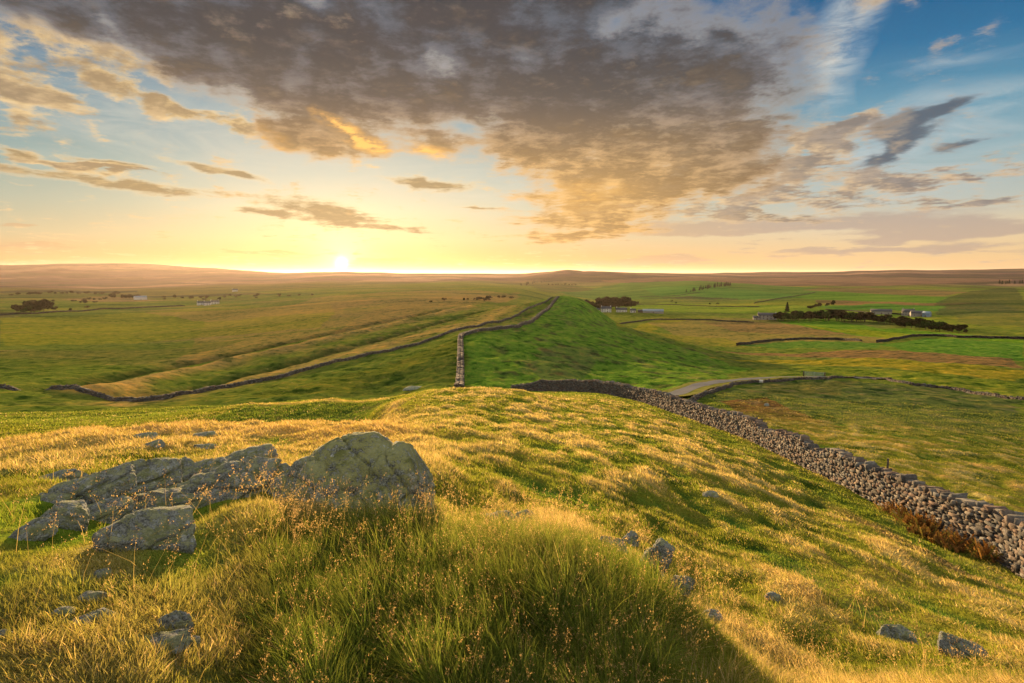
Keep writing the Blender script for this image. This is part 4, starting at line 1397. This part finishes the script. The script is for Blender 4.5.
# the bank of long grass below the boulder, and tall tussocks
def long_grass(n):
    x, y, r = scatter(int(n * GSC), 2.0, 6.2, -26, 22)
    cell = .24
    ix, iy = np.floor(x / cell).astype(np.int64), np.floor(y / cell).astype(np.int64)
    h1, h2, h3 = (_hash(ix, iy, s) / 65535.0 for s in (15, 16, 17))
    tx, ty = (ix + .2 + .6 * h1) * cell, (iy + .2 + .6 * h2) * cell
    pull = RNG.uniform(.2, .85, len(x))
    x, y = x + (tx - x) * pull, y + (ty - y) * pull
    z, tnt, dr_, lu, ms, dw_ = sample(x, y)
    n = len(x)
    keep = ~footprint_mask(x, y, .95) & (RNG.random(n) < lu) & (h3 > .28 * RNG.random(n) + .1)
    L = (.055 + .145 * h3) * RNG.uniform(.5, 1.15, n) * np.clip(r / 3.2, .6, 1.0) * sstep(5.0, 3.6, r).clip(.35, 1)
    st = RNG.random(n) < .16 + .42 * (h1 > .74)
    c = np.where(st[:, None], STRAW_C[RNG.integers(0, 4, n)] * np.where(h2[:, None] > .55, np.array([1.0, .8, .85]), 1.0), GREEN_C[RNG.integers(0, 4, n)] * np.array([1.35, 1.35, 1.6])) * RNG.uniform(.7, 1.25, (n, 1)) * (.75 + .5 * h2[:, None])
    # blades fan out of the tuft's heart
    az = np.arctan2(y - ty, x - tx) + RNG.normal(0, .5, n)
    lean = np.clip(np.hypot(x - tx, y - ty) / cell * 1.1, 0, .9) + np.abs(RNG.normal(.15, .25, n))
    k = keep
    return blades_mesh("long_grass", x[k], y[k], z[k] - .02, L[k], (np.maximum(.0045, .0013 * r) * RNG.uniform(.7, 1.3, n))[k], lean[k], az[k], RNG.uniform(.25, 1.7, n)[k], c[k], 3,
                       (RNG.uniform(0, .5, n))[k], np.array([.33, .27, .10]))


tag(add_obj("long_grass", long_grass(80000), M_GRASS), kind="stuff")


# flowering stems with loose panicles, bleached by the end of summer
def seed_stems(n):
    x, y, r = scatter(int(n * 3), 2.1, 9.0, -40, 40)
    z, tnt, dr_, lu, ms, dw_ = sample(x, y)
    patchy = fbm(x * .9, y * .9, 3, 141)
    p = np.clip(.25 * lu + .85 * sstep(.08, .42, patchy) * (1 - .8 * ms) + .03, 0, 1) * np.where((r > 5.5) & (lu < .1), .30, 1)
    k = (RNG.random(len(x)) < p) & ~footprint_mask(x, y, 1.0)
    idx_ = np.nonzero(k)[0][:int(n)]
    x, y, z, r = x[idx_], y[idx_], z[idx_], r[idx_]
    n = len(x)
    Ls = RNG.uniform(.18, .40, n) * np.clip(r / 3.4, .62, 1.1)
    az = RNG.normal(.4, 1.3, n); lean = np.abs(RNG.normal(.22, .18, n)); bend = RNG.uniform(.1, .8, n)
    warm = RNG.random((n, 1))
    cs = np.array([.36, .25, .11]) * (1 - warm) + np.array([.38, .26, .14]) * warm
    cs = cs * RNG.uniform(.7, 1.2, (n, 1))
    stem = blades_mesh("flower_stems", x, y, z - .01, Ls, np.maximum(.0016, .00048 * r), lean, az, bend, cs * np.array([.85, .95, .8]), 3, np.zeros(n), np.zeros(3))
    m_ = 26
    t = RNG.uniform(.58, 1.02, (n, m_))
    out = Ls[:, None] * (np.sin(lean)[:, None] * t + bend[:, None] * t * t * .6)
    up = Ls[:, None] * (np.cos(lean)[:, None] * t - bend[:, None] * t * t * .35)
    spread = (1.06 - t) * .10 * Ls[:, None] / .35
    a2 = RNG.uniform(0, 2 * np.pi, (n, m_))
    fx = x[:, None] + np.cos(az)[:, None] * out + np.cos(a2) * spread * RNG.uniform(.2, 1, (n, m_))
    fy = y[:, None] + np.sin(az)[:, None] * out + np.sin(a2) * spread * RNG.uniform(.2, 1, (n, m_))
    fz = z[:, None] + up + RNG.uniform(0, .02, (n, m_))
    s = np.maximum(.0024, .00075 * r)[:, None] * RNG.uniform(.6, 1.5, (n, m_))
    P0 = np.stack([fx, fy, fz], -1).reshape(-1, 3)
    ss = s.reshape(-1, 1)
    d1 = RNG.normal(size=P0.shape); d2 = RNG.normal(size=P0.shape)
    d1[:, 2] = np.abs(d1[:, 2]) + .8
    d1 /= np.linalg.norm(d1, axis=1, keepdims=True); d2 /= np.linalg.norm(d2, axis=1, keepdims=True)
    V = np.stack([P0 - d2 * ss * .55, P0 + d2 * ss * .55, P0 + d1 * ss * 2.4], 1).reshape(-1, 3)
    me = np_mesh("seed_heads", V, [np.arange(len(V)).reshape(-1, 3)])
    cc = np.repeat(cs, m_ * 3, 0) * np.repeat(RNG.uniform(.8, 1.3, (len(V) // 3, 1)), 3, 0)
    set_attr(me, "tint", cc)
    return stem, me


st_, sh_ = seed_stems(4600 * GSC)
tag(add_obj("flower_stems", st_, M_GRASS), kind="stuff")
tag(add_obj("seed_heads", sh_, M_GRASS), kind="stuff")
# ------------------------------------------------------------------ trees
def leaf_mat(name, c0, c1):
    m, nb, b = new_mat(name, 1, 0)
    oi = nb.n("ShaderNodeObjectInfo")
    f = nb.noise(nb.n("ShaderNodeTexCoord").outputs["Object"], 1.1, 3, .6)
    nb.put(b.inputs["Base Color"], nb.mix(nb.rng(nb.add(f, nb.mul(nb.sub(oi.outputs["Random"], .5), .35)), .3, .7), c0, c1))
    return m


M_LEAF = leaf_mat("autumn_foliage", (.022, .024, .008), (.058, .042, .016))
M_LEAFG = leaf_mat("green_foliage", (.030, .048, .010), (.065, .082, .018))
M_CON = leaf_mat("conifer_needles", (.016, .026, .011), (.030, .040, .018))
M_BARK, _, bb = new_mat("bark", .95, .1)
bb.inputs["Base Color"].default_value = (.075, .055, .04, 1)


def crown_mesh(name, h, w, seed, conical=False, n=620):
    rg = np.random.default_rng(seed)
    if conical:
        t = rg.uniform(0, 1, n) ** .8
        z = h * (.12 + .88 * t)
        rad = w / 2 * (1 - t) ** .9 * (.55 + .45 * (np.sin(t * 34) * .5 + .5))
        a = rg.uniform(0, 2 * np.pi, n)
        rr_ = rad * np.sqrt(rg.uniform(.25, 1, n))
        P = np.stack([rr_ * np.cos(a), rr_ * np.sin(a), z], 1)
    else:
        k = 7
        cen = np.stack([rg.normal(0, w * .22, k), rg.normal(0, w * .22, k), h * rg.uniform(.42, .82, k)], 1)
        rad = w * rg.uniform(.20, .32, k)
        i = rg.integers(0, k, n)
        d = rg.normal(size=(n, 3)); d /= np.linalg.norm(d, axis=1, keepdims=True)
        P = cen[i] + d * (rad[i] * rg.uniform(.55, 1.05, n))[:, None] * np.array([1, 1, .85])
    s = w * rg.uniform(.07, .125, n)[:, None]
    u = rg.normal(size=(n, 3)); u /= np.linalg.norm(u, axis=1, keepdims=True)
    v = np.cross(u, rg.normal(size=(n, 3))); v /= np.linalg.norm(v, axis=1, keepdims=True)
    V = np.stack([P - u * s, P + v * s * .8, P + u * s, P - v * s * .8], 1).reshape(-1, 3)
    return np_mesh(name, V, [np.arange(len(V)).reshape(-1, 4)])


def trunk_mesh(name, h, rad, seed, limbs=5):
    rg = np.random.default_rng(seed)
    V, Fq = [], []

    def tube(p0, p1, r0, r1):
        p0, p1 = np.array(p0, float), np.array(p1, float)
        d = p1 - p0; d /= np.linalg.norm(d)
        a = np.cross(d, (.3, .9, .2)); a /= np.linalg.norm(a); b = np.cross(d, a)
        o = len(V)
        for p, r_ in ((p0, r0), ((p0 + p1) / 2, (r0 + r1) * .52), (p1, r1)):
            for k in range(6):
                t = k * math.pi / 3
                V.append(p + (a * math.cos(t) + b * math.sin(t)) * r_)
        for j in range(2):
            for k in range(6):
                Fq.append((o + j * 6 + k, o + j * 6 + (k + 1) % 6, o + j * 6 + 6 + (k + 1) % 6, o + j * 6 + 6 + k))
    tube((0, 0, -.4), (rg.normal(0, .1), rg.normal(0, .1), h * .62), rad, rad * .55)
    for k in range(limbs):
        a = k * 2 * math.pi / limbs + rg.uniform(0, 1)
        z0 = h * rg.uniform(.28, .55)
        tube((0, 0, z0), (math.cos(a) * h * .22, math.sin(a) * h * .22, z0 + h * .24), rad * .45, rad * .12)
    return np_mesh(name, np.array(V), [np.array(Fq)])


PROTO = {}
for kind, mt in (("autumn", M_LEAF), ("green", M_LEAFG), ("conifer", M_CON)):
    for v_ in range(3):
        con = kind == "conifer"
        PROTO[kind, v_] = (crown_mesh("crown", 10, 4.2 if con else 8.5, 300 + v_ * 7 + len(kind), con), mt, trunk_mesh("trunk", 10, .22, 400 + v_, 5 if not con else 3))
tree_n = 0


def tree(x, y, h, kind, label, group, wide=1.0, name="tree"):
    global tree_n
    tree_n += 1
    cm, mt, tm = PROTO[kind, tree_n % 3]
    e = empty(name, (x, y, float(gz(x, y)) - .15), RNG.uniform(0, 6.28))
    s = h / 9.0
    e.scale = (s * wide, s * wide, s)
    add_obj("crown", cm, mt, e)
    add_obj("trunk", tm, M_BARK, e)
    return tag(e, label, "tree", group)


def tree_row(pts, n, hpx, kind, label, group, rmin=None, depth=0, jitter=.5, wide=1.0, name="tree", mixed=0.0):
    rmin = rmin or (560 if 575 < pts[0][0] < 665 else 150)
    ln = hits(pts, rmin)
    L = resample(ln, np.hypot(*np.diff(ln, axis=0).T).sum() / max(1, n - 1) * .999)
    for i, (x, y) in enumerate(L[:n]):
        st = np.hypot(*(L[min(i + 1, len(L) - 1)] - L[max(i - 1, 0)])) / 2
        x += RNG.normal(0, st * .25 * jitter); y += RNG.normal(0, st * .25 * jitter) + RNG.uniform(0, depth)
        r = math.hypot(x, y)
        h = hpx * r / F * RNG.uniform(.72, 1.15)
        k = kind if RNG.random() > mixed else ("green" if kind == "autumn" else "autumn")
        tree(x, y, h, k, label, group, wide, name)


tree_row([(783, 321.5), (800, 321), (830, 320.8), (868, 322.2)], 44, 7.8, "autumn", "dark brown tree in the long shelter belt right of the slate-roofed farmhouse", "trees of the long shelter belt", wide=1.35, depth=14, mixed=.35)
tree_row([(868, 322.2), (885, 324), (905, 326.5), (930, 329.5), (962, 332.5)], 40, 6.8, "autumn", "dark brown tree in the long shelter belt right of the slate-roofed farmhouse", "trees of the long shelter belt", wide=1.35, depth=14, mixed=.25)
tree_row([(808, 309.5), (820, 307), (834, 304.5)], 14, 3.2, "autumn", "small tree in the short row slanting up behind the shelter belt", "trees of the short slanting row")
tree_row([(689, 293), (700, 291), (715, 288), (731, 286)], 34, 3.4, "conifer", "dark tree of the narrow plantation slanting up the green hill", "trees of the hill plantation", depth=40, wide=1.25)
tree_row([(588, 311), (600, 311), (615, 310.5), (631, 310.5)], 15, 9.5, "autumn", "tall brown tree crowded round the farm left of the valley", "trees round the valley farm", depth=45, mixed=.15)
tree_row([(603, 309), (627, 309)], 7, 9.5, "autumn", "tall brown tree crowded round the farm left of the valley", "trees round the valley farm", depth=30)
tree_row([(630, 305.5), (635, 305.5)], 2, 5.5, "autumn", "one of two dark trees standing apart behind the valley farm", "two trees behind the valley farm")
tree_row([(777, 320.5), (783, 321)], 4, 7.5, "autumn", "leafy tree close against the gable of the slate-roofed farmhouse", "trees at the farmhouse gable")
x, y = hit(787, 313, 150)
tree(x, y, 9.0 * math.hypot(x, y) / F, "conifer", "lone dark pointed conifer above the slate-roofed farmhouse", None, 1.4, "conifer")
tree_row([(430, 302.8), (447, 301.5), (470, 300.5), (490, 299.5), (512, 298.8)], 22, 3.4, "autumn", "low dark tree in the line on the plain left of the ridge top", "tree line left of the ridge top")
tree_row([(0, 314.5), (12, 314), (24, 313.5), (34, 313)], 9, 9.0, "autumn", "large dark tree of the clump at the photo's left edge", "tree clump at the left edge", depth=50, mixed=.4)
for px, py, hp, lab in ((53, 311.5, 4, "round bush tree first right of the left-edge clump"), (70, 311.5, 2.6, "tiny tree second right of the left-edge clump"), (87, 308.5, 2.8, "small tree furthest right along the far field bank")):
    x, y = hit(px, py, 150)
    tree(x, y, hp * math.hypot(x, y) / F, "autumn", lab, None, 1.1)
tree_row([(112, 299.5), (122, 299), (136, 299.5)], 9, 4.0, "autumn", "dark tree left of the white barn on the far plain", "trees left of the white barn", depth=40)
tree_row([(147, 300), (165, 300), (188, 301), (215, 301)], 11, 3.0, "autumn", "small tree right of the white barn on the far plain", "trees right of the white barn", depth=90)
tree_row([(85, 300.5), (105, 300.5)], 5, 2.4, "autumn", "low tree on the brown far field left of the white barn", "low trees on the brown far field")
tree_row([(1003, 284.5), (1026, 284)], 12, 2.8, "conifer", "dark conifer of the block on the moor at the right edge", "conifers on the moor at the right edge", depth=90, wide=1.3)
tree_row([(522, 286), (534, 284), (546, 283)], 12, 2.6, "conifer", "dark tree of the wood beyond the ridge top", "wood beyond the ridge top", depth=120, wide=1.3)
tree_row([(548, 285.5), (562, 285.5), (576, 286)], 9, 2.0, "autumn", "small tree of the straggling line beyond the ridge top", "straggling tree line beyond the ridge top")
for px, py in ((676, 304), (710, 305), (718, 305), (672, 302)):
    x, y = hit(px, py, 150)
    tree(x, y, 2.2 * math.hypot(x, y) / F, "green", "tiny field tree in the bright pasture behind the valley farm", "tiny trees in the bright pasture")
tree_row([(952, 332.5), (965, 333.5)], 3, 4.0, "autumn", "small tree tailing off the shelter belt's right end", "last small trees of the shelter belt")


for pts, n_, lab, grp in ((((5, 296), (60, 294), (118, 295)), 20, "tiny dark tree in the far hedge line above the left-edge clump", "far hedge line above the left clump"),
                          (((180, 299), (235, 297), (300, 298)), 16, "tiny dark tree in the hazy hedge line below the sun's left side", "hazy hedge line below the sun"),
                          (((20, 303), (60, 302.5), (84, 304)), 8, "small tree scattered over the pale far field at left", "scattered trees of the pale far field")):
    tree_row(list(pts), n_, 2.2, "autumn", lab, grp, jitter=1.6, depth=60, wide=1.3)


# ------------------------------------------------------------------ farms
def flat_mat(name, c, rough=.85, spec=.2, c2=None, sc=1.2):
    m, nb, b = new_mat(name, rough, spec)
    f = nb.noise(nb.n("ShaderNodeTexCoord").outputs["Object"], sc, 5, .6)
    nb.put(b.inputs["Base Color"], nb.mix(nb.rng(f, .35, .65), c, c2 or tuple(v * .72 for v in c)))
    return m


M_STONEW = flat_mat("field_stone_wall", (.30, .27, .23))
M_LIME = flat_mat("limewash", (.58, .56, .52))
M_SLATE = flat_mat("slate_roof", (.06, .064, .075), .7, .2)
M_TIN = flat_mat("pale_tin_roof", (.20, .26, .32), .7, .2)
M_GLASS = flat_mat("window_glass", (.03, .035, .04), .15, .5)
M_DOOR = flat_mat("painted_door", (.12, .09, .06))


def boxv(x0, x1, y0, y1, z0, z1):
    return np.array([(x, y, z) for z in (z0, z1) for y in (y0, y1) for x in (x0, x1)]), np.array([(0, 2, 3, 1), (4, 5, 7, 6), (0, 1, 5, 4), (2, 6, 7, 3), (0, 4, 6, 2), (1, 3, 7, 5)])


def join(boxes):
    V, Fc, o = [], [], 0
    for v, f in boxes:
        V.append(v); Fc.append(f + o); o += len(v)
    return np.concatenate(V), np.concatenate(Fc)


def house(name, label, px, py, ln, dp, eave, ridge, yaw, wmat, rmat, cat, chim=0, wins=0, door=True, group=None, rmin=150):
    x, y = hit(px, py, 560 if 575 < px < 665 else rmin)
    e = empty(name, (x, y, float(gz(x, y)) - .1), R(yaw) - math.atan2(x, y))
    tag(e, label, cat, group)
    hl, hd = ln / 2, dp / 2
    # walls with gables
    V = np.array([(-hl, -hd, -1), (hl, -hd, -1), (hl, hd, -1), (-hl, hd, -1), (-hl, -hd, eave), (hl, -hd, eave), (hl, hd, eave), (-hl, hd, eave), (-hl, 0, ridge), (hl, 0, ridge)])
    add_obj("wall", np_mesh("wall", V, [np.array([(0, 1, 5, 4), (2, 3, 7, 6)]), np.array([(1, 2, 6, 9, 5), (3, 0, 4, 8, 7)])]), wmat, e)
    o, t = .35, .18
    sl = (ridge - eave) / hd
    zr, ze = ridge + .06, eave - o * sl + .06
    V = np.array([(-hl - o, -hd - o, ze), (hl + o, -hd - o, ze), (hl + o, 0, zr), (-hl - o, 0, zr), (hl + o, hd + o, ze), (-hl - o, hd + o, ze)])
    V = np.concatenate([V, V + (0, 0, t)])
    Fc = [(6, 7, 8, 9), (9, 8, 10, 11), (1, 0, 3, 2), (2, 3, 5, 4), (0, 1, 7, 6), (5, 11, 10, 4), (1, 2, 8, 7), (2, 4, 10, 8), (0, 6, 9, 3), (3, 9, 11, 5)]
    rf = add_obj("roof", np_mesh("roof", V, [np.array(Fc)]), rmat, e)
    for k in range(chim):
        cx = (-hl + .6) if k == 0 else (hl - .6)
        v, f = boxv(cx - .45, cx + .45, -.4, .4, ridge - .5, ridge + 1.1)
        v2, f2 = boxv(cx - .2, cx + .2, -.2, .2, ridge + 1.1, ridge + 1.5)
        V, Fq = join([(v, f), (v2, f2)])
        add_obj("chimney", np_mesh("chimney", V, [Fq]), wmat, rf)
    for k in range(wins):
        for zz in ((1.0, 2.2), (3.2, 4.3)) if eave > 4.4 else ((1.0, 2.1),):
            wx_ = -hl + ln * (k + .5) / wins
            if door and zz[0] < 2 and k == wins // 2:
                continue
            v, f = boxv(wx_ - .5, wx_ + .5, -hd - .03, -hd + .1, *zz)
            wo = add_obj("window", np_mesh("window", v, [f]), M_GLASS, e)
            v, f = boxv(wx_ - .62, wx_ + .62, -hd - .09, -hd + .1, zz[0] - .16, zz[0] - .01)
            add_obj("sill", np_mesh("sill", v, [f]), M_LIME, wo)
    if door:
        wx_ = -hl + ln * (wins // 2 + .5) / max(1, wins)
        v, f = boxv(wx_ - .55, wx_ + .55, -hd - .04, -hd + .1, 0, 2.1)
        add_obj("door", np_mesh("door", v, [f]), M_DOOR, e)
    return e


house("farmhouse", "long stone farmhouse with a dark slate roof at the left end of the shelter belt", 767, 319.5, 19, 7, 4.8, 7.4, 6, M_STONEW, M_SLATE, "farmhouse", 2, 5)
house("farm_building", "low stone outbuilding at the left end of the slate-roofed farmhouse", 756.5, 319.6, 7, 5, 2.6, 4.2, 6, M_STONEW, M_SLATE, "outbuilding", 0, 1)
house("barn", "long dark-roofed barn standing apart on the left of the far right farm", 881, 314, 22, 10, 3.6, 6, 4, M_STONEW, M_SLATE, "barn", 0, 3)
house("farmhouse", "pale stone farmhouse in the middle of the far right farm", 908, 315.5, 12, 8, 4.8, 7.6, -8, M_STONEW, M_SLATE, "farmhouse", 2, 4)
house("barn", "grey barn just right of the far right farm's house", 917, 316.3, 13, 8, 3.8, 6.4, 12, M_STONEW, M_SLATE, "barn", 0, 2)
house("shed", "bluish-white shed at the right end of the far right farm", 926.5, 316.8, 7, 7, 4, 6, -20, M_TIN, M_TIN, "shed", 0, 0)
house("farmhouse", "pale farmhouse half hidden under the brown trees of the valley farm", 606, 312, 13, 7, 4.8, 7.4, 5, M_LIME, M_SLATE, "farmhouse", 2, 4)
house("cottage", "small grey cottage at the left end of the valley farm", 597, 311.8, 8, 5, 3, 5, -6, M_STONEW, M_SLATE, "cottage", 1, 2)
house("cottage", "long pale cottage right of the valley farm's house", 621.5, 312, 14, 6, 3.4, 6, 3, M_LIME, M_SLATE, "cottage", 1, 4)
house("cottage", "little pale cottage at the right edge of the valley farm's trees", 633, 312.5, 7, 5, 3, 5, -5, M_LIME, M_SLATE, "cottage", 1, 2)
house("barn", "long low barn with a pale blue tin roof right of the valley farm", 653, 313, 26, 9, 2.6, 5, 3, M_STONEW, M_TIN, "barn", 0, 0)
house("shed", "brown shed between the valley farm and the blue-roofed barn", 641, 312.6, 8, 6, 2.6, 4, 0, M_DOOR, M_SLATE, "shed", 0, 0)
house("barn", "white barn on the far left plain among dark trees", 140.5, 299.6, 26, 14, 6, 9, 10, M_LIME, M_TIN, "barn", 0, 0)
house("cottage", "white cottage leftmost of the far roadside row right of the white barn", 201, 305, 12, 7, 4.6, 7, 10, M_LIME, M_SLATE, "cottage", 2, 3)
house("cottage", "white cottage in the middle of the far roadside row right of the white barn", 207.5, 305.2, 11, 7, 4.6, 7, -5, M_LIME, M_SLATE, "cottage", 2, 3)
house("cottage", "white cottage rightmost of the far roadside row right of the white barn", 215, 304, 14, 7, 4.6, 7, 8, M_LIME, M_SLATE, "cottage", 2, 3)
house("cottage", "lone pale cottage far off below the sun's left side", 235, 291.5, 16, 9, 5, 8, 0, M_LIME, M_SLATE, "cottage", 1, 3)

# ------------------------------------------------------------------ roadside and pasture odds and ends
def post(name, label, cat, px, py, h, w, mat, rmin, plate=None):
    x, y = hit(px, py, rmin)
    e = empty(name, (x, y, float(gz(x, y))), -math.atan2(x, y))
    tag(e, label, cat)
    v, f = boxv(-w / 2, w / 2, -w / 2, w / 2, -.3, h)
    top = np.array(v); top[4:, :2] *= .8
    add_obj("post", np_mesh("post", top, [f]), mat, e)
    if plate:
        pw, ph = plate
        v, f = boxv(-pw / 2, pw / 2, -w / 2 - .05, -w / 2 - .01, h - ph - .05, h - .05)
        add_obj("sign_plate", np_mesh("sign_plate", v, [f]), M_LIME, e)
    return e


M_WOOD = flat_mat("weathered_post", (.085, .065, .05))
M_GREENP = flat_mat("pale_green_paint", (.26, .34, .28))
post("sign_post", "small pale sign on a post in the pasture inside the road bend", "sign", 761, 387.5, 1.3, .09, M_WOOD, 70, (.55, .5))
post("fence_post", "dark wooden post standing just behind the wall on the right", "post", 887, 477, 1.0, .12, M_WOOD, 30.5)
x, y = hit(814, 377.5, 70)
ge = empty("field_gate", (x, y, float(gz(x, y))), -math.atan2(x, y))
tag(ge, "pale green metal gate in the wall beside the road bend", "gate")
V, Fq = join([boxv(-1.7, 1.7, -.03, .03, z, z + .09) for z in (.2, .4, .6, .8, 1.0)] + [boxv(xx - .05, xx + .05, -.035, .035, .15, 1.12) for xx in (-1.7, -.0, 1.7)])
add_obj("gate_bars", np_mesh("gate_bars", V, [Fq]), M_GREENP, ge)
for sx in (-1.95, 1.95):
    v, f = boxv(sx - .1, sx + .1, -.1, .1, -.3, 1.2)
    add_obj("gate_post", np_mesh("gate_post", v, [f]), M_WOOD, ge)


# ------------------------------------------------------------------ bracken turning rust red against the wall
def bracken(px, py, w, h, label, seed, rmin=18):
    x, y = hit(px, py, rmin)
    rg = np.random.default_rng(seed)
    V, C_ = [], []
    for k in range(90):
        a = rg.uniform(0, 2 * np.pi); L = rg.uniform(.5, 1.0) * h; ox, oy = rg.normal(0, w * .28), rg.normal(0, w * .2)
        lean = rg.uniform(.2, 1.0)
        c0 = np.array([(.17, .085, .026), (.21, .125, .040), (.12, .065, .026), (.14, .12, .03)])[rg.integers(0, 4)] * rg.uniform(.7, 1.2)
        zb = float(gz(x + ox, y + oy)) - float(gz(x, y))
        for t in np.linspace(.25, 1, 12):
            px_ = ox + math.cos(a) * L * math.sin(lean) * t; py_ = oy + math.sin(a) * L * math.sin(lean) * t
            pz_ = zb + L * (math.cos(lean) * t + .25 * t * (1 - t)) + .02
            wl = .17 * h * (1.1 - t) + .02
            for sgn in (-1, 1):
                qx, qy = -math.sin(a) * wl * sgn, math.cos(a) * wl * sgn
                p = np.array([px_, py_, pz_]); q = p + (qx + math.cos(a) * .04, qy + math.sin(a) * .04, -.05 * h + rg.normal(0, .02))
                V += [p, p + (math.cos(a) * .045, math.sin(a) * .045, .01), q]
                C_ += [c0] * 3
    me = np_mesh("bracken_clump", np.array(V), [np.arange(len(V)).reshape(-1, 3)])
    set_attr(me, "tint", np.array(C_))
    return tag(add_obj("bracken_clump", me, M_GRASS, loc=(x, y, float(gz(x, y)))), label, "bracken")


bracken(903, 517, 1.5, .7, "rust-brown bracken clump leaning on the wall, furthest up the slope", 501)
bracken(918, 527, 1.3, .6, "low rusty bracken tuft just below the topmost clump by the wall", 502)
bracken(936, 533, 1.6, .75, "tall orange bracken clump against the middle of the tumbled wall", 503)
bracken(952, 549, 1.2, .55, "small dark bracken tuft standing out from the wall foot", 504)
bracken(972, 548, 1.5, .7, "wide russet bracken clump against the wall near the worn track", 505)
bracken(992, 560, 1.4, .6, "lowest russet bracken clump against the wall by the right edge", 506)
bracken(925, 538, .8, .4, "tiny round bracken tuft at the edge of the worn track", 507)
